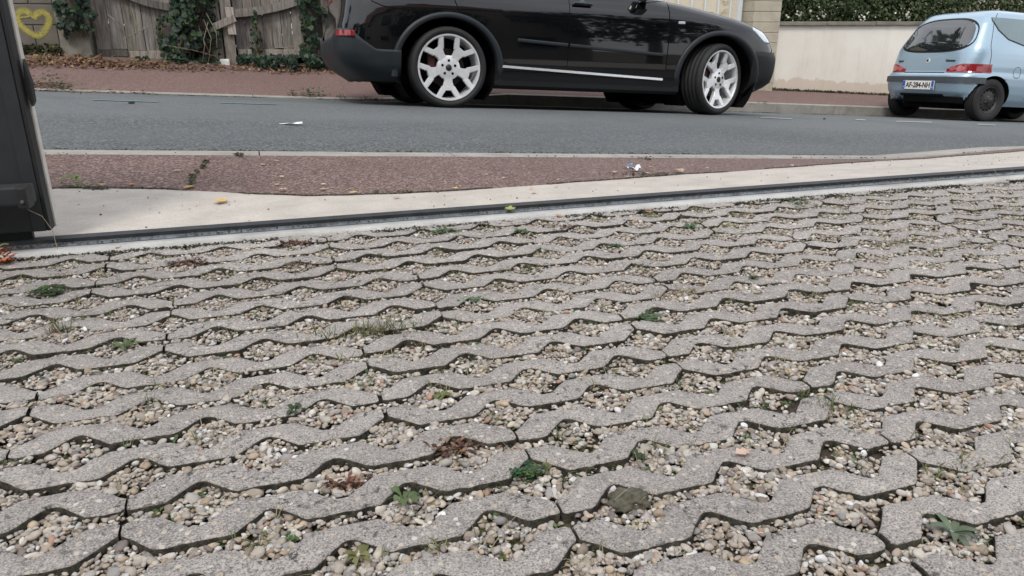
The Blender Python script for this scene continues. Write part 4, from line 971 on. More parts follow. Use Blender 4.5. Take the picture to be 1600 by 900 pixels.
ad = wm.n('ShaderNodeMath', operation='MULTIPLY_ADD'); wm.l(wm.noise(6, 6, .7, co), ad.inputs[0]); ad.inputs[1].default_value = -.32; wm.l(s1.outputs[0], ad.inputs[2])
g = wm.mix(wm.ramp(ad.outputs[0], [(-.13, .6), (.02, 0)]), g, (.50, .40, .30)); wm.fin(g, .9, wm.bump(f1, .002, .5)); wl.data.materials.append(wm.m)
COP = m_concrete('coping_stone', (.20, .185, .15), .25, 8, dirt=(.08, .08, .05), dirtamt=.6)
mb = MB(); x = 8.02
while x < 29: mb.box((x+.5-o_[0], .10, .795+.004*(x-8)-o_[2]), (.99, .30, .06), bev=.01); x += 1.0
mb.build('coping', COP, cwl)
# hedge behind the wall
GREENS = [(.045, .075, .025), (.06, .095, .03), (.03, .055, .02), (.085, .115, .04), (.025, .045, .018), (.11, .13, .06)]
def crown(name, x0, x1, y0, y1, z0, z1, n, size, cols, parent=None, hole=.0, shape='leaf'):
    P = np.stack([rng.uniform(x0, x1, n), y0 + (y1-y0)*rng.random(n)**1.3, rng.uniform(z0, z1, n)], 1)
    d = np.array([mnoise.noise(Vector(p)*2.3)+.5*mnoise.noise(Vector(p)*6) for p in P]); P = P[d > hole]
    P[:, 1] -= .12*np.array([mnoise.noise((p[0]*1.7, 0, p[2]*2.1)) for p in P])
    return quad_leaves(P, size, (0, -1, .5), .8, cols, shape)
DG = [(.025, .045, .02), (.035, .06, .025), (.05, .075, .03)]
h2 = empty('hedge', (1, 11.6, 0), 'dense dark hedge added behind the wooden fence to block sky in its gaps', 'hedge')  # added backing that keeps bright sky out of the plank gaps
h2l = leafmesh('foliage', [quad_leaves(np.stack([rng.uniform(-9, 6.2, 9000), rng.uniform(11.15, 12.2, 9000), rng.uniform(-.2, 2.6, 9000)], 1), .26, (0, -1, .3), .8, DG, 'leaf')], h2); h2l.matrix_parent_inverse = Matrix.Translation((-1, -11.6, 0))
V, Fc = grid(np.array([-60, -9, 0, 6, 12, 30, 90.]), np.array([FY+.02, 14, 30.]), lambda x, y: (x, y, .24-.062*x if x > -9 else .8)); tag(mesh('garden_ground', V, Fc, SOIL), kind='structure')
hg = empty('hedge', (12, 11.3, .5), 'olive green leafy hedge growing above the cream wall', 'hedge')
pr_ = [crown('f', 8.0, 12.2, 10.78, 11.7, .72, 2.1, 30000, .065, GREENS, hole=-.6), crown('f', 12.2, 17.5, 10.78, 11.7, .72, 2.1, 26000, .062, GREENS+[(.14, .15, .07), (.12, .13, .06)], hole=-.33),
       (lambda P: quad_leaves(P, .035, (0, -1, .3), .5, [(.6, .58, .5)], 'round'))(np.stack([rng.choice([9.1, 9.9, 10.1, 10.9, 8.6], 60)+rng.normal(0, .10, 60), np.full(60, 10.74), .93+rng.normal(0, .06, 60)], 1))]
fl = leafmesh('foliage', pr_, hg); fl.matrix_parent_inverse = Matrix.Translation((-12, -11.3, -.5))
mb = MB()
for i in range(26):
    x = 8.2+i*.4; mb.tube([(x-12, .2+rng.normal(0, .1), -.6), (x-12+rng.normal(0, .1), .1, .2), (x-12+rng.normal(0, .2), .1, 1.6)], [.025, .018, .008], 6)
mb.build('stems', plain('bark', (.07, .05, .035), .9, var=.3), hg)
# ------------------------------------------------------------------ ivy
IVY = [(.012, .032, .018), (.018, .045, .022), (.02, .04, .03), (.03, .06, .025), (.012, .026, .016), (.045, .085, .03)]
def ivy(name, boxes, n, label, size=.06, cols=IVY, depth=.16, y=FY, parent=None, cat='ivy', dens=-.15):
    P = []
    tot = sum((b[2]-b[0])*(b[3]-b[1])*(b[4] if len(b) > 4 else 1) for b in boxes)
    for b in boxes:
        k = int(n*(b[2]-b[0])*(b[3]-b[1])*(b[4] if len(b) > 4 else 1)/tot); a = rng.uniform(b[0], b[2], k); c = rng.uniform(b[1], b[3], k)
        for u, v in zip(a, c):
            q = atY(u, v, y)
            if mnoise.noise((q[0]*7, 3, q[2]*6)) < dens: continue
            e = min(u-b[0], b[2]-u)/(b[2]-b[0])*2
            P.append((q[0], y-.02-depth*rng.random()*min(1, .3+e), q[2]))
    P = np.array(P); c0 = P.mean(0); c0[2] = P[:, 2].min(); o = empty(name, tuple(c0), label, cat)
    V, Fc, C_ = quad_leaves(P-c0, size, (0, -1, .35), .45, cols, 'ivy'); mesh('foliage', V, Fc, LEAF, o, col=C_)
    mb = MB()
    for i in range(7):
        b = P[rng.integers(0, len(P))]; t = P[rng.integers(0, len(P))]; mb.tube([(b[0]-c0[0], y-.03-c0[1], 0), ((b[0]+t[0])/2-c0[0], y-.06-c0[1], (t[2]-c0[2])*.5), (t[0]-c0[0], y-.04-c0[1], t[2]-c0[2])], [.012, .009, .005], 5)
    mb.build('stem', plain('ivy_stem', (.08, .06, .04), .9), o); return o
ivy('ivy_plant', [(86, -60, 140, 20), (92, 15, 130, 45, .7), (122, 18, 152, 48), (104, 40, 118, 58, .6)], 520, 'dark ivy hanging over the top of the concrete pillar', .062, y=FY-.10)
ivy('ivy_plant', [(268, -70, 336, 40, 1.1), (262, 20, 334, 100, 1.1), (250, 60, 300, 104, .5), (330, 40, 345, 100, .4)], 1500, 'thick dark ivy mass climbing over the gate left of the nailed-up post', .066, depth=.30)
ivy('ivy_plant', [(462, -60, 510, 45), (468, 30, 505, 88)], 620, 'column of ivy climbing the fence just left of the black car', .064, depth=.22)
ivy('ivy_plant', [(392, 18, 410, 82)], 110, 'thin strand of light green ivy on the right wooden gate leaf', .045, IVY+[(.05, .10, .03)], .05, dens=-.3)
ivy('ivy_plant', [(246, 22, 258, 70)], 60, 'thin strand of ivy on the left gate leaf beside the thick ivy', .045, IVY+[(.05, .10, .03)], .05, dens=-.3)
ivy('ivy_plant', [(370, 86, 515, 108)], 620, 'low ivy creeping along the ground below the right wooden gate leaf', .055, IVY, .35, y=FY-.1, dens=-.25)
ivy('ivy_plant', [(214, 90, 236, 101)], 60, 'small dark ivy tuft at the foot of the left wooden gate leaf', .05, IVY, .1, y=FY-.05, dens=-.4)
# dry twigs and bramble stems across the gate
tw = MB()
for (a, b, c) in [((168, 22), (180, 32), (198, 45)), ((190, 62), (215, 50), (240, 38)), ((255, 70), (300, 78), (338, 88)), ((318, 30), (330, 60), (326, 96)), ((322, 20), (338, 50), (340, 92)), ((310, 40), (320, 70), (316, 100)), ((325, 35), (318, 62), (330, 90)), ((205, 10), (214, 40), (210, 75)), ((250, 100), (262, 88), (280, 84)), ((420, 76), (450, 74), (470, 70))]:
    tw.tube([np.array(atY(*a, FY-.2)), np.array(atY(*b, FY-.27)), np.array(atY(*c, FY-.2))], [.004, .005, .003], 5)
tag(tw.build('dry_twigs', plain('twig', (.22, .17, .12), .9, var=.3), None), 'dry brown bramble twigs straggling across the wooden gates', 'twigs', kind='stuff')
# moss at the wall foot and leaf litter
P = []
for _ in range(1500):
    u, v = rng.uniform(30, 98), rng.normal(83, 6)
    if 68 < v < 100: q = atY(u, v, FY-.02); P.append((q[0], FY-.02-.12*rng.random(), q[2]))
tag(leafmesh('moss_growth', [quad_leaves(np.array(P), .03, (0, -1, .6), .8, [(.03, .035, .012), (.05, .055, .015), (.02, .018, .01), (.07, .07, .02), (.04, .025, .015)], 'round')]), 'dark moss and dirt along the foot of the block wall', 'moss', kind='stuff')
P = []
def litter(u0, u1, v0, v1, n):
    for _ in range(n):
        p = hit(rng.uniform(u0, u1), np.clip(rng.normal((v0+v1)/2, (v1-v0)/3), v0-4, v1+4), fside)
        if p[1] > FY-.02: p[1] = FY-.02-rng.random()*.1
        P.append((p[0], p[1], float(fside(p[0], p[1]))+.008+.04*rng.random()**2))
litter(35, 160, 92, 104, 1000); litter(150, 260, 98, 108, 500); litter(260, 420, 104, 112, 320); litter(420, 540, 108, 116, 260)
LIT = [(.17, .095, .055), (.24, .14, .08), (.12, .07, .045), (.30, .20, .10), (.09, .055, .035), (.22, .12, .085)]
tag(leafmesh('leaf_litter', [quad_leaves(np.array(P), .045, (0, -.35, 1), .45, LIT, 'leaf')]), 'brown and orange leaf litter drifted along the foot of the fence', 'leaf litter', kind='stuff')
P = []
for (u0, u1, v0, v1, n) in [(560, 640, 152, 157, 70), (520, 590, 153.5, 157, 40), (110, 240, 145, 148, 60), (40, 110, 130, 143, 130), (1180, 1200, 170, 174, 14), (1470, 1530, 184, 187, 30), (1180, 1390, 134, 142, 60), (640, 960, 160, 165, 25)]:
    for _ in range(n): p = hit(rng.uniform(u0, u1), rng.uniform(v0, v1), ffar); P.append((p[0], p[1], ffar(p[0], p[1])+.014))
tag(leafmesh('gutter_leaves', [quad_leaves(np.array(P), .035, (0, -.2, 1), .35, LIT, 'leaf')]), 'small dead leaves gathered in the far gutter', 'leaf litter', kind='stuff')

# ------------------------------------------------------------------ sliding gate (left foreground)
yg = 2.452
gt = empty('sliding_gate', (-1.9, yg, .12), 'anthracite grey aluminium sliding gate standing open at the left edge', 'gate'); o_ = np.array(gt.location)
def gp(px, py, Y): p = atY(px, py, Y); return p[0], p[2]
xe = gp(76, 358, yg)[0]; zb = gp(76, 360, yg)[1]
MB().box(np.array([(xe-3.4)/2, yg+.020, zb+.75])-o_, (3.4+xe, .040, 1.5), bev=.003).build('panel', GATE, gt)
MB().box(np.array([xe+.0015, yg+.022, zb+.75])-o_, (.010, .052, 1.5), bev=.002).build('end_profile', GATED, gt)
MB().box(np.array([xe-.022, yg-.0035, zb+.75])-o_, (.034, .007, 1.5), bev=.002).build('edge_strip', GATE, gt)
MB().box(np.array([xe+.004, yg+.066, zb+.76])-o_, (.014, .034, 1.52), bev=.003).build('seal_strip', SEAL, gt)
MB().box(np.array([(xe-3.4)/2, yg+.030, zb-.012])-o_, (3.3+xe, .022, .026)).build('bottom_profile', GATED, gt)
V = []
hk = [(37, 92), (50, 128), (55, 158), (52, 166), (46, 150), (40, 125)]
for Y in (yg+.02, yg+.05):
    for p in hk: x, z = gp(*p, yg+.035); V.append((x-o_[0], Y-o_[1], z-o_[2]))
mesh('rubber_catch', V, [tuple(range(6))[::-1], tuple(range(6, 12))] + [(i, (i+1) % 6, 6+(i+1) % 6, 6+i) for i in range(6)], GATED, gt)
yk = yg-.09
xa, za = gp(44, 291, yk); xb, zb2 = gp(44, 321, yk)
bm_ = MB().box(np.array([xa-.60, yk+.03, (za+zb2)/2])-o_, (1.2, .06, za-zb2), bev=.007).build('support_beam', GATE, gt)
MB().box(np.array([xa-.012, yk-.004, (za+zb2)/2])-o_, (.026, .068, za-zb2+.008), bev=.006).build('beam_cap', GATED, gt)
mb = MB(); mb.lathe([(0, -.003), (.0045, -.003), (.0045, .003)], 12, np.array([xa-.012, yk-.040, (za+zb2)/2-.008])-o_); mb.build('screw', RAILM, gt)
MB().box(np.array([xa-1.1, yk+.06, (za+zb2)/2])-o_, (.05, .10, .05)).build('bracket', GATED, gt)

# ------------------------------------------------------------------ weeds in the paving
def blade(base, ang, ln, wd, rise, droop, col, prof='lance', segs=6, wav=0, z0=0):
    V = []; C_ = []; pr = {'lance': [.25, .6, .95, 1, .8, .45, .04], 'oval': [.18, .3, .8, 1, .95, .6, .1], 'grass': [1, .95, .85, .7, .5, .3, .03], 'spat': [.15, .2, .35, .75, 1, .85, .15]}[prof]
    for i in range(segs+1):
        t = i/segs; r_ = ln*t; z = rise*math.sin(min(1, t*1.2)*math.pi/2)*1.0 - droop*t*t; a = ang + wav*t
        c = np.array([base[0]+r_*math.cos(a), base[1]+r_*math.sin(a), base[2]+z0+z]); s_ = np.array([-math.sin(a), math.cos(a), 0])*wd/2*pr[i]
        for q, h in ((-1, .22), (0, 0), (1, .22)): V.append(c+s_*q+np.array([0, 0, h*wd*pr[i]*.5])); C_.append(np.array(col)*(1.15 if q == 0 else 1.0))
    Fc = []
    for i in range(segs):
        for q in (0, 1): Fc.append((i*3+q, i*3+q+1, (i+1)*3+q+1, (i+1)*3+q))
    return V, Fc, C_
class Plant:
    def __init__(s): s.V = []; s.F = []; s.C = []; s.n = 0
    def add(s, b):
        V, Fc, C_ = b; s.V += [np.array(v) for v in V]; s.C += C_; s.F += [tuple(i+s.n for i in f) for f in Fc]; s.n += len(V)
    def build(s, name, label, cat, group=None, xf=pw, kind=None):
        V = np.array(s.V); V = xf(V) if xf else V; c0 = V.mean(0); c0[2] = V[:, 2].min()
        o = mesh(name, V-c0, s.F, LEAF, None, smooth=True, col=np.array(s.C)); o.location = c0; return tag(o, label, cat, group, kind)
G1, G2, G3, G4, GY = (.055, .095, .03), (.035, .065, .025), (.09, .13, .05), (.11, .15, .085), (.15, .15, .055)
def var(c, k=.2): return np.array(c)*rng.uniform(1-k, 1+k)
def rosette(c, n, ln, wd, col, prof='lance', rise=.012, droop=.006, ph=0):
    p = Plant(); ln *= .88; rise *= .8
    for i in range(n): p.add(blade(c, ph+2*math.pi*i/n+rng.normal(0, .15), ln*rng.uniform(.7, 1.15), wd*rng.uniform(.8, 1.15), rise*rng.uniform(.6, 1.5), droop, var(col), prof, wav=rng.normal(0, .2), z0=.001*i))
    return p
def grass(c, n, ln, spread, cols, wd=.0022, dx=1, dy=1, rise=.8):
    p = Plant()
    for i in range(n):
        b = np.array(c)+np.array([rng.normal(0, spread*dx), rng.normal(0, spread*dy), 0]); l_ = ln*rng.uniform(.5, 1.2)
        p.add(blade(b, rng.uniform(0, 6.28), l_*.75, wd*rng.uniform(.7, 1.3), l_*rise, l_*rng.uniform(.2, .6), var(cols[rng.integers(len(cols))]), 'grass', wav=rng.normal(0, .4)))
    return p
def clover(c, n, spread, sz, cols, h=.018):
    p = Plant()
    for i in range(n):
        b = np.array(c)+np.array([rng.normal(0, spread), rng.normal(0, spread*.8), rng.uniform(.3, 1)*h]); a0 = rng.uniform(0, 6.28); col = var(cols[rng.integers(len(cols))])
        for k in range(3): p.add(blade(b, a0+k*2.094, sz*rng.uniform(.8, 1.1), sz*.95, rng.uniform(-.1, .3)*sz, 0, col, 'spat', segs=6))
    return p
GL = -.010
def op(x, y): return onpave(x, y, GL)
clover(op(80, 464), 26, .020, .014, [G2, G2, G1], .022).build('broadleaf_weed', 'dark green leafy weed growing in the paving near the open gate', 'weed')
rosette(op(195, 545), 8, .042, .010, G3, 'lance', .015).build('broadleaf_weed', 'pale green weed in the paving at the left below the gate weed', 'weed')
grass(op(94, 524), 34, .045, .010, [GY, G3, (.20, .10, .04)], rise=.9).build('grass_tuft', 'small reddish green grass tuft at the left side of the paving', 'grass tuft')
grass(op(588, 524), 170, .050, .040, [GY, G3, G1, (.22, .16, .07)], dx=1.4, dy=.35).build('grass_tuft', 'long low yellow-green grass tuft in the middle of the paving', 'grass tuft')
clover(op(1016, 500), 16, .013, .012, [G1, G4], .014).build('clover_weed', 'small bright green leafy weed right of the middle of the paving', 'weed')
rosette(op(688, 626), 9, .024, .013, (.11, .13, .04), 'oval', .014).build('broadleaf_weed', 'yellow-green oval leaved weed between pebbles above the clover', 'weed')
rosette(op(462, 647), 7, .026, .010, G2, 'lance', .018).build('broadleaf_weed', 'small dark pointed leaved weed left of the middle of the paving', 'weed')
rosette(op(632, 786), 6, .034, .012, G3, 'spat', .020, ph=.3).build('rosette_weed', 'light green rosette of spoon shaped leaves in a near gravel cell', 'weed')
pc = clover(op(824, 748), 44, .0115, .008, [G2, G1, (.025, .075, .03)], .018)
for i in range(8): pc.add(blade(op(846, 742), rng.uniform(0, 6.28), .02, .012, .012, 0, var(GY), 'oval'))
pc.build('clover_weed', 'dense dark green clover clump in the near middle of the paving', 'weed')
rosette(op(1488, 838), 9, .050, .011, (.12, .16, .10), 'lance', .020, .012, ph=.2).build('rosette_weed', 'star shaped grey-green rosette with long leaves at the lower right', 'weed')
clover(op(742, 470), 14, .016, .011, [G4, (.10, .20, .12)], .006).build('clover_weed', 'flat pale green clover patch in the middle paving rows', 'weed')
clover(op(690, 368), 12, .022, .016, [G4, G1], .016).build('broadleaf_weed', 'pale green leafy weed beside the concrete sill, left one', 'weed')
rosette(op(813, 366), 7, .032, .016, G1, 'oval', .014).build('broadleaf_weed', 'broad green leaves one row in front of the gate track, middle one', 'weed')
rosette(op(1078, 361), 8, .034, .013, (.07, .12, .06), 'lance', .02).build('broadleaf_weed', 'small blue-green weed in a far row right of the middle', 'weed')
clover(op(1012, 341), 14, .03, .014, [GY, G3], .010).build('clover_weed', 'yellow-green weed beside the concrete sill, right one', 'weed')
clover(op(1144, 355), 14, .03, .012, [GY, (.2, .2, .04)], .006).build('moss_cushion', 'yellowish moss cushion in a far paving row on the right', 'moss')
clover(op(962, 390), 12, .02, .011, [(.05, .08, .02), G1], .01).build('moss_cushion', 'dark green moss cushion in the far middle rows', 'moss')
rosette(op(1176, 440), 6, .026, .009, G2, 'lance', .020).build('broadleaf_weed', 'small dark upright weed in the right part of the paving', 'weed')
clover(op(1240, 322), 22, .045, .013, [G1, G3], .016).build('clover_weed', 'bushy green weed beside the sill at the far right', 'weed')
clover(op(452, 848), 9, .007, .007, [(.06, .12, .04)], .008).build('clover_weed', 'tiny bright green weed at the near left bottom', 'weed')
clover(op(290, 798), 30, .018, .006, [(.05, .08, .03), (.09, .10, .03)], .004).build('moss_cushion', 'soft green moss cushion in a near left gravel cell', 'moss')
rosette(op(562, 875), 9, .026, .009, GY, 'oval', .014).build('broadleaf_weed', 'yellow-green weed at the bottom edge left of the middle', 'weed')
rosette(op(998, 716), 6, .016, .012, G2, 'oval', .010).build('broadleaf_weed', 'tiny dark weed in a cell above the brown mud lump', 'weed')
grass(op(1505, 735), 50, .035, .030, [GY, (.2, .16, .09), G3], dx=1.5, dy=.4).build('grass_tuft', 'sparse dry grass in the right near rows', 'grass tuft')
grass(op(1060, 465), 80, .030, .022, [(.28, .22, .13), GY, (.22, .15, .09)], dx=1.6, dy=.5).build('grass_tuft', 'dry straw coloured grass patch right of the middle', 'grass tuft')
grass(op(1395, 385), 90, .030, .035, [(.26, .20, .12), GY], dx=1.6, dy=.5).build('grass_tuft', 'dry straw grass patch in the far right rows', 'grass tuft')
grass(op(1560, 330), 90, .025, .05, [GY, (.18, .19, .06)], dx=1.8, dy=.3).build('grass_tuft', 'low yellow-green grass at the far right edge of the paving', 'grass tuft')
grass(op(1300, 640), 30, .030, .014, [G3, GY], rise=.9).build('grass_tuft', 'fine green grass tuft in a cell at the right', 'grass tuft')
# red dead moss clumps
REDM = [(.11, .045, .03), (.16, .07, .045), (.07, .03, .022), (.04, .025, .018), (.22, .13, .08)]
for (x, y, sx, nn_, lab) in [(465, 385, .038, 150, 'reddish brown dead weed clump by the sill, left of the middle'), (292, 415, .036, 130, 'reddish brown dead weed clump second from the gate'), (466, 419, .026, 80, 'small reddish dead clump just in front of the larger one'), (716, 708, .022, 90, 'reddish withered weed among pebbles near the middle'), (545, 764, .018, 70, 'pinkish red withered weed in a near left cell'), (880, 360, .03, 70, 'dark red withered patch in the far rows')]:
    p = Plant(); c = op(x, y)
    for i in range(nn_): p.add(blade(c+np.array([rng.normal(0, sx*.9), rng.normal(0, sx*.35), rng.uniform(0, .014)]), rng.uniform(0, 6.28), .014, .006, rng.uniform(-.004, .008), 0, var(REDM[rng.integers(5)]), 'oval', segs=6))
    p.build('withered_weed', lab, 'weed')
# dark mud lump
bm = bmesh.new(); bmesh.ops.create_icosphere(bm, subdivisions=4, radius=1)
for v in bm.verts:
    d = 1+.4*mnoise.noise(v.co*1.6)+.3*mnoise.noise(v.co*4)+.14*mnoise.noise(v.co*11); v.co = Vector((v.co.x*.034*d, v.co.y*.024*d, v.co.z*.013*d))
bm.verts.index_update(); V = np.array([v.co for v in bm.verts]); Fc = [[v.index for v in f.verts] for f in bm.faces]; bm.free(); c0 = pw(op(985, 786))[0]
o = mesh('mud_lump', V, Fc, plain('mud', (.075, .07, .05), .95, var=.5, sc=90, bump=1), None, smooth=True); o.location = c0 + np.array([0, 0, .004]); tag(o, 'dark brown crumbly mud lump lying on the pebbles at the lower right', 'mud lump')
# small sprouts, moss and dry stalks scattered through the cells
p = Plant()
cnt = 0
while cnt < 2400:
    x, y = rng.uniform(-1.2, 4.2), rng.uniform(.5, 2.3)
    if strip_inside(np.array([x]), np.array([y]), .004)[0] or mnoise.noise((x*4, y*4, 31)) < -.08: continue
    cnt += 1; b = np.array([x, y, GL]); t = rng.random()
    if t < .45:
        for i in range(rng.integers(3, 8)): l_ = rng.uniform(.012, .032); p.add(blade(b+rng.normal(0, .003, 3)*[1, 1, 0], rng.uniform(0, 6.28), l_, .0016, l_*.8, l_*.4, var([G3, GY, (.30, .25, .16)][rng.integers(3)]), 'grass', wav=rng.normal(0, .4)))
    elif t < .9:
        for i in range(rng.integers(3, 9)): p.add(blade(b+rng.normal(0, .006, 3)*[1, 1, .2], rng.uniform(0, 6.28), .009, .006, .004, 0, var([G1, G3, GY, (.05, .06, .02)][rng.integers(4)]), 'oval'))
    else:
        a = rng.uniform(0, 6.28); l_ = rng.uniform(.05, .09); p.add(blade(b, a, l_, .0012, l_*.5, 0, (.36, .30, .20), 'grass'))
for _ in range(170):
    x, y = rng.uniform(-1.1, 4.4), 2.3-1.3*rng.random()**1.3
    if strip_inside(np.array([x]), np.array([y]), -.002)[0]: continue
    cc = var([GY, (.12, .11, .035), (.07, .085, .03), (.17, .14, .07)][rng.integers(4)])
    for i in range(rng.integers(14, 34)):
        q = np.array([x+rng.normal(0, .016), y+rng.normal(0, .008), GL+rng.uniform(0, .006)])
        if not strip_inside(q[:1], q[1:2], .001)[0]: p.add(blade(q, rng.uniform(0, 6.28), .007, .005, .003, 0, var(cc), 'oval'))
p.build('ground_sprouts', 'tiny sprouts, moss and dry stalks scattered between the pebbles', 'weeds', kind='stuff')
for (x, y) in [(500, 770), (510, 745), (540, 740), (420, 560)]:
    pass
P = []
for (x, y, sx, n_) in [(322, 254, 5, 30), (317, 262, 4, 50), (308, 269, 4, 16), (301, 277, 5, 60), (301, 284, 3, 30), (298, 291, 3, 30), (374, 243, 9, 40), (1010, 249, 12, 30), (150, 296, 20, 60), (1010, 274, 60, 60), (620, 302, 60, 30)]:
    for _ in range(n_): q = hit(x+rng.normal(0, sx*.5), y+rng.normal(0, 1.2), nside); P.append((q[0], q[1], float(nside(q[0], q[1]))+.006))
tag(leafmesh('pavement_moss', [quad_leaves(np.array(P), .012, (0, -.2, 1), .4, [(.05, .05, .02), (.08, .09, .03), (.04, .035, .02)], 'round')]), 'small moss and dirt patches in the near pavement cracks', 'moss', kind='stuff')
P = []
for _ in range(2600):
    x = rng.uniform(8.0, 17); P.append((x, 10.5-.02-.05*rng.random()**2, float(fside(x, 10.48))+.03*rng.random()**2))
tag(leafmesh('wall_foot_moss', [quad_leaves(np.array(P), .03, (0, -.5, 1), .6, [(.04, .04, .02), (.06, .06, .03), (.09, .07, .04), (.05, .06, .02)], 'round')]), 'dark moss and dirt line along the foot of the cream wall', 'moss', kind='stuff')
P = []
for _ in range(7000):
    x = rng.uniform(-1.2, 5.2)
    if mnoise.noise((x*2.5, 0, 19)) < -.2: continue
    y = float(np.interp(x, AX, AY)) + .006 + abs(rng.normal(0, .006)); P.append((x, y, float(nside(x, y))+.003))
for _ in range(1500):
    x = rng.uniform(-1.2, 4.4); P.append((x, 2.44-.0244*x-.055+.035*rng.random()**2, zpave(x, 2.42)+.006))
for _ in range(500):
    x, y = rng.uniform(-1, 4.5), rng.uniform(2.5, 3.9); P.append((x, y, float(nside(x, y))+.008))
tag(leafmesh('edge_dirt_shade', [quad_leaves(np.array(P), .006, (0, -.1, 1), .3, [(.06, .05, .04), (.10, .08, .06), (.035, .03, .022), (.07, .07, .03)], 'round')]), 'dirt and crumbs in the gate track and along the concrete apron, with painted edge shade', 'dirt', kind='stuff')  # dark crumbs also paint the shade along the apron edge
P = []
for (x0_, x1_, y_, f_, n_) in [(-3, 6, KY0+.02, road, 1800), (-3, 10, KY1-.03, road, 3000), (-3, 6, 3.85, nside, 250)]:
    for _ in range(n_):
        x = rng.uniform(x0_, x1_)
        if mnoise.noise((x*1.5, y_, 3)) < -.1: continue
        y = y_ + rng.normal(0, .02)*(1 if f_ is road else .3); y = min(max(y, KY0+.006), KY1-.006) if f_ is road else y; P.append((x, y, float(f_(x, y))+.008))
tag(leafmesh('gutter_dirt', [quad_leaves(np.array(P), .012, (0, -.1, 1), .3, [(.06, .05, .04), (.10, .085, .065), (.035, .03, .022), (.07, .07, .03)], 'round')]), 'dirt gathered along both kerbs of the road', 'dirt', kind='stuff')
# moss in the joint beside the sill, colours darkened to paint the joint shade
P = []
for _ in range(15000):
    X = rng.uniform(-1.2, 4.6); Y_ = 2.44-.0244*X-.145 + rng.normal(0, .009)
    if mnoise.noise((X*3, 0, 9)) < -.12: continue
    P.append((X, Y_, zpave(X, Y_)+rng.uniform(-.010, .002)))
tag(leafmesh('joint_moss_shade', [quad_leaves(np.array(P), .0065, (0, -.2, 1), .5, [(.03, .028, .02), (.05, .048, .035), (.018, .018, .012), (.09, .085, .07), (.03, .035, .014)], 'round')]), 'dark moss line with painted joint shade between the sill and the pavers', 'moss', kind='stuff')
# grass stalk in front of the gate and orange dead plant at the left edge
s0 = pw(op(92, 397))[0]; mb = MB(); mb.tube([s0-s0, atY(82, 360, s0[1]-.01)-s0, atY(66, 338, s0[1]-.02)-s0, atY(40, 326, s0[1]-.03)-s0], [.0011, .0010, .0008, .0005], 5)
o = mb.build('grass_stalk', plain('straw', (.34, .28, .19), .8), None); o.location = s0; tag(o, 'thin dry grass stalk bending in front of the open gate', 'grass stalk')
p = Plant(); c = onpave(4, 412, .0)
for i in range(60): p.add(blade(c+np.array([rng.normal(0, .014), rng.normal(0, .01), rng.uniform(0, .035)]), rng.uniform(0, 6.28), .022, .012, rng.uniform(-.006, .012), 0, var([(.50, .16, .07), (.42, .20, .12), (.30, .10, .05)][rng.integers(3)]), 'oval'))
for i in range(5): p.add(blade(c+np.array([-.01, 0, .04]), .3+rng.normal(0, .3), .035, .016, .012, 0, (.16, .16, .07), 'oval'))
p.build('orange_weed', 'orange withered plant with an olive leaf at the left edge below the gate', 'weed')

# ------------------------------------------------------------------ weeds on the pavements
def weed_at(px, py, fn, n, h, cols, label, name='tall_weed', ln=.06, wd=.022, spread=.03):
    q = hit(px, py, fn); p = Plant()
    for i in range(n):
        t = rng.random(); b = np.array([q[0]+rng.normal(0, spread), q[1]+rng.normal(0, spread), float(fn(q[0], q[1]))+h*t]); p.add(blade(b, rng.uniform(0, 6.28), ln*rng.uniform(.6, 1.2), wd*rng.uniform(.7, 1.2), rng.uniform(-.01, .03), .01, var(cols[rng.integers(len(cols))], .3), 'oval'))
    return p.build(name, label, 'weed', xf=None)
weed_at(120, 292, nside, 16, .05, [G3, (.16, .24, .05)], 'bright green weed on the red pavement right of the open gate', ln=.04, wd=.016, spread=.022)
weed_at(75, 136, ffar, 60, .12, [G2, G1], 'leafy green weed in the far gutter left of the kerb end', ln=.05, wd=.025, spread=.10)
weed_at(78, 133, ffar, 34, .36, [G2, (.04, .08, .03)], 'tall thin weed standing above the far kerb at the left', ln=.05, wd=.018, spread=.022)
weed_at(104, 140, ffar, 26, .06, [G1, G3], 'low green weed on the far kerb end beside the tall weed', ln=.05, wd=.03, spread=.05)
weed_at(486, 150, ffar, 60, .09, [G1, G2, (.05, .12, .03)], 'leafy green weed on the far kerb behind the black car', ln=.05, wd=.03, spread=.08)
weed_at(457, 149, ffar, 20, .05, [G2], 'small dark weed on the far kerb left of the leafy one', ln=.04, wd=.025, spread=.035)
weed_at(530, 151, ffar, 10, .03, [G2, G3], 'tiny weed on the far kerb closest to the black car', ln=.04, wd=.02, spread=.02)
weed_at(175, 100, fside, 30, .12, [G3, GY], 'light green weed at the foot of the left wooden gate leaf', ln=.07, wd=.02, spread=.09)
weed_at(248, 104, fside, 34, .16, [G3, (.10, .17, .05)], 'light green weed in front of the thick ivy', ln=.07, wd=.02, spread=.10)
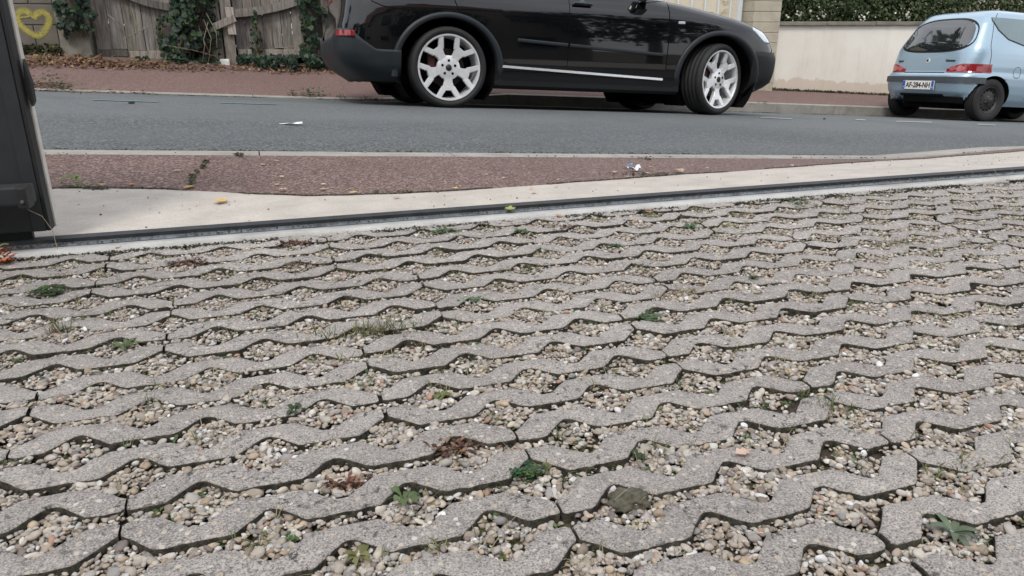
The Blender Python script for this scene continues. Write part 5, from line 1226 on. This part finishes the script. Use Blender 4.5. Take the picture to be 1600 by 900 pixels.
# ------------------------------------------------------------------ fallen leaves
leaf_cols = {'y': (.62, .42, .16), 'o': (.50, .24, .08), 'b': (.55, .42, .28), 'p': (.58, .42, .34), 'g': (.34, .36, .10)}
def fallen(px, py, fn, c, sz=.045, label='', group=None, z=.004):
    q = hit(px, py, fn); a = rng.uniform(0, 6.28); sh = [(0, -.55), (.2, -.3), (.38, -.12), (.26, .05), (.34, .28), (.12, .32), (0, .6), (-.14, .34), (-.36, .22), (-.24, .02), (-.4, -.15), (-.18, -.32)]
    V = [(0, 0, .05*sz)]; k = len(sh); up = rng.uniform(.05, .35, 2)
    for r_ in (.5, 1):
        for x, y in sh: X_, Y_ = x*r_*rng.uniform(.92, 1.05), y*r_; V.append(((X_*math.cos(a)-Y_*math.sin(a))*sz, (X_*math.sin(a)+Y_*math.cos(a))*sz, (abs(X_)*up[0]*1.6 + Y_*Y_*up[1])*sz + .05*sz))
    Fc = [(0, 1+i, 1+(i+1) % k) for i in range(k)] + [(1+i, 1+k+i, 1+k+(i+1) % k, 1+(i+1) % k) for i in range(k)]
    o = mesh('fallen_leaf', V, Fc, LEAF, None, col=np.tile(var(leaf_cols[c], .15), (len(V), 1))); o.location = (q[0], q[1], float(fn(q[0], q[1]))+z); return tag(o, label or None, 'leaf', group)
GN = 'fallen leaves on the near red pavement'; LB = 'small dry fallen leaf lying on the near red pavement'
ORD = ['leftmost', 'second', 'third', 'fourth', 'fifth', 'sixth', 'seventh', 'eighth', 'ninth', 'tenth', 'eleventh', 'twelfth', 'thirteenth', 'fourteenth', 'fifteenth', 'sixteenth', 'seventeenth', 'eighteenth', 'nineteenth', 'twentieth', 'rightmost']
CN = {'y': 'yellow', 'o': 'orange', 'b': 'tan', 'p': 'pale', 'g': 'green'}
for i_, (x, y, c, s_) in enumerate(sorted([(277, 269, 'b', .035), (160, 291, 'y', .035), (206, 290, 'o', .03), (411, 259, 'b', .03), (441, 278, 'b', .03), (433, 290, 'b', .028), (442, 299, 'p', .035), (433, 253, 'b', .022), (505, 298, 'b', .03), (506, 290, 'p', .028), (711, 296, 'y', .03), (788, 280, 'p', .028), (960, 271, 'p', .032), (1017, 262, 'o', .028), (1011, 272, 'p', .024), (980, 278, 'p', .024), (1104, 264, 'p', .024), (872, 282, 'p', .018), (760, 274, 'b', .02), (1190, 249, 'b', .022), (1275, 245, 'b', .022)])): fallen(x, y, nside, c, s_, 'small '+CN[c]+' leaf, '+ORD[i_]+' of the small ones' + (' from the left' if 0 < i_ < 20 else '')+' on the near red pavement', GN)
fallen(295, 295, nside, 'y', .05, 'largest yellow-orange leaf at the edge of the concrete apron'); fallen(552, 303, nside, 'y', .04, 'yellow leaf on the apron edge below the asphalt road middle')
fallen(978, 264, nside, 'o', .04, 'orange leaf touching the crumpled litter'); fallen(1061, 270, nside, 'b', .07, 'large pale tan leaf right of the crumpled litter')
GA = 'fallen leaves on the concrete apron'
for i_, (x, y, c, s_) in enumerate(sorted([(834, 305, 'p', .03), (869, 295, 'b', .02), (829, 298, 'b', .02), (1236, 262, 'p', .03), (620, 313, 'p', .03), (235, 297, 'p', .02)])): fallen(x, y, nside, c, s_, 'small '+CN[c]+' leaf, '+(ORD[i_] if i_ < 5 else 'rightmost')+' small one'+(' from the left' if 0 < i_ < 5 else '')+' on the concrete apron', GA, .010)
fallen(346, 320, nside, 'y', .065, 'long cream-yellow leaf lying on the left of the apron', z=.010)
pf_ = lambda X, Y: zpave(X, Y)
fallen(797, 333, pf_, 'g', .055, 'yellow-green leaf lying across the gate track', z=.012); fallen(873, 339, pf_, 'o', .03, 'small orange leaf beside the sill in the paving'); fallen(1014, 333, pf_, 'o', .03, 'small orange leaf by the right sill weed')
fallen(185, 389, pf_, 'b', .02, 'tiny brown leaf on the paving near the gate'); fallen(1160, 712, pf_, 'p', .03, 'pinkish leaf fragment on the near right pebbles')
for (x, y, c, fn, lb) in [(1249, 176, 'y', road, 'yellow leaf in the gutter right of the black car'), (1321, 153, 'b', fside, 'pale leaf on the far pavement before the cream wall'), (1185, 171, 'b', road, 'tan leaf touching the front wheel of the black car'), (1200, 172, 'b', road, 'tan leaf in the gutter just ahead of the front wheel'), (845, 161, 'b', road, 'pale leaf in the shadow under the black car'), (570, 242, 'y', road, 'yellow leaf on the asphalt edge by the near kerb')]: fallen(x, y, fn, c, .055 if fn is not road or y < 200 else .03, lb, z=.012)
# litter
q = hit(990, 268, nside); lt = empty('crumpled_packet', tuple(q), 'crumpled white and blue paper packet on the near pavement', 'litter')
V, Fc = grid(np.linspace(-.035, .035, 9), np.linspace(-.02, .02, 6), lambda x, y: (x, y, .012+.02*mnoise.noise((x*60, y*60, 2))+.012*abs(x)/.035)); mesh('wrapper', V, Fc, plain('paper_white', (.62, .64, .66), .6, var=.05), lt)
V, Fc = grid(np.linspace(-.03, -.01, 5), np.linspace(-.012, .015, 5), lambda x, y: (x, y, .026+.03*mnoise.noise((x*50, y*50, 5))-x*.5)); mesh('printed_flap', V, Fc, plain('paper_blue', (.10, .25, .50), .6), lt)
q = hit(455, 196, road); V, Fc = grid(np.linspace(-.075, .075, 10), np.linspace(-.028, .028, 4), lambda x, y: (x, y*(1-(x/.08)**2)**.5 if abs(x) < .079 else 0, .016+.008*mnoise.noise((x*20, y*20, 2)))); o = mesh('paper_scrap', V, Fc, plain('scrap', (.66, .66, .63), .7), None); o.location = q; tag(o, 'flat white paper scrap lying on the asphalt road', 'litter')
for i, (x, y, lb) in enumerate([(206, 163, 'small dark twig bit on the asphalt at the left'), (1288, 187, 'small dark scrap on the asphalt between the two cars')]):
    q = hit(x, y, road); o = MB().box((0, 0, .012), (.045, .02, .012), rz=.6, bev=.004).build('dark_scrap', INK, None); o.location = q; tag(o, lb, 'litter')

# ------------------------------------------------------------------ surroundings (garden, houses and trees seen in reflections and from the side; near-side ones added to darken car reflections)
WALLM = plain('house_render', (.42, .38, .32), .9, var=.1, sc=2); ROOFM = plain('roof_tile', (.16, .075, .05), .85, var=.3, sc=8); SHUT = plain('shutter', (.12, .10, .08), .6)
def house(label, cx, cy, w_, d, h, rh, z0, axis='x'):
    t = empty('house', (cx, cy, z0), label, 'house'); MB().box((0, 0, h/2), (w_, d, h)).build('wall', WALLM, t)
    a, b = (w_/2+.4, d/2+.4); zt = h+.01
    if axis == 'x': V = [(-a, -b, zt), (a, -b, zt), (a, b, zt), (-a, b, zt), (-a, 0, zt+rh), (a, 0, zt+rh)]; Fc = [(0, 1, 5, 4), (2, 3, 4, 5), (0, 4, 3), (1, 2, 5), (0, 3, 2, 1)]
    else: V = [(-a, -b, zt), (a, -b, zt), (a, b, zt), (-a, b, zt), (0, -b, zt+rh), (0, b, zt+rh)]; Fc = [(0, 4, 5, 3), (1, 2, 5, 4), (0, 1, 4), (2, 3, 5), (0, 3, 2, 1)]
    rf = mesh('roof', V, Fc, ROOFM, t); MB().box((w_*.25, 0, zt+rh*.9), (.6, .6, 1.3)).build('chimney', WALLM, rf)
    for s in (-1, 1):
        for i in range(max(2, int(w_/3))):
            x = -w_/2 + (i+.5)*w_/max(2, int(w_/3))
            for z in (1.5, 4.2):
                if z < h-1:
                    f = MB().box((x, s*(d/2+.02), z), (1.1, .06, 1.3)).build('window', SHUT, t); MB().box((x, s*(d/2+.06), z), (.9, .02, 1.1)).build('pane', GLASS, f)
    return t
house('unseen pale tiled-roof house added behind the camera to darken car reflections', 1, -9.5, 16, 8, 5.6, 3, -.4)  # unseen house, added as a dark mass for the car paint to reflect
house('gabled house far behind the block wall on the left', -9, 25, 9, 9, 6, 3.6, 1.0, 'y')
house('cream house standing behind the hedge on the right', 17, 19.5, 12, 6, 5.5, 3, -.6)
def tree(x, y, z0, h, r_, n, label, cols, leafs=.22, conifer=False):
    t = empty('tree', (x, y, z0), label, 'tree'); mb = MB(); mb.tube([(0, 0, 0), (.1, .05, h*.3), (0, .1, h*.7), (.05, 0, h*.95)], [.22, .17, .08, .02], 8); 
    for i in range(7): a = i*2.4; zz = h*(.3+.07*i); mb.tube([(0, 0, zz), (math.cos(a)*r_*.5, math.sin(a)*r_*.5, zz+h*.1), (math.cos(a)*r_*.8, math.sin(a)*r_*.8, zz+h*.14)], [.07, .04, .01], 5)
    mb.build('trunk', plain('bark', (.07, .05, .035), .9, var=.3), t); P = []
    while len(P) < n:
        u = rng.normal(0, 1, 3); u /= np.linalg.norm(u); q = u*rng.random()**.4
        zz = h*.22 + (q[2]+1)/2*h*.78; k = (1-(zz-h*.22)/(h*.8))*1.2 if conifer else 1
        p_ = (q[0]*r_*k, q[1]*r_*k, zz)
        if mnoise.noise(Vector(p_)*1.1) > -.12: P.append(p_)
    V, Fc, C_ = quad_leaves(np.array(P), leafs, (0, 0, 1), 1, cols, 'leaf'); mesh('crown', V, Fc, LEAF, t, col=C_); return t
tree(-6, 17, .6, 8, 2.4, 3500, 'dark conifer behind the block wall', DG, .3, True); tree(-.5, 18.5, .4, 11, 2.4, 4500, 'dark leafy tree behind the wooden gates', DG, .3); tree(3.2, 17, .2, 10.5, 2.6, 5000, 'green garden tree behind the plank fence', GREENS, .3)
tree(-9, -3.5, .3, 7, 3, 3500, 'unseen dark tree added on the near side, left of the driveway, for car reflections', DG, .3); tree(9.5, -3, -.4, 7, 3.0, 3500, 'unseen dark tree added on the near side, right of the driveway, for car reflections', DG, .3); tree(-14, 8, .8, 8, 3, 3500, 'unseen street tree added far up the road to the left for car reflections', DG, .3)  # unseen trees, added to darken reflections in the car bodies
tree(3.5, -4.3, -.1, 4.5, 2.2, 2500, 'unseen small dense tree added behind the camera for car reflections', DG, .25)  # unseen, added so the car side reflects foliage instead of sky
hd = empty('hedge', (-5, -1.2, 0), 'unseen dark hedge added on the near side, left of the driveway, for car reflections', 'hedge')  # unseen hedge, added so the car paint reflects something dark
V, Fc, C_ = quad_leaves(np.stack([rng.uniform(-6, 3.2, 5000), rng.uniform(-.35, .35, 5000), rng.uniform(.1, 1.9, 5000)], 1)*[1, 1, 1], .09, (0, 0, .3), 1, DG, 'leaf'); mesh('foliage', V, Fc, LEAF, hd, col=C_); hd.location = (-5.5, .9, .05)
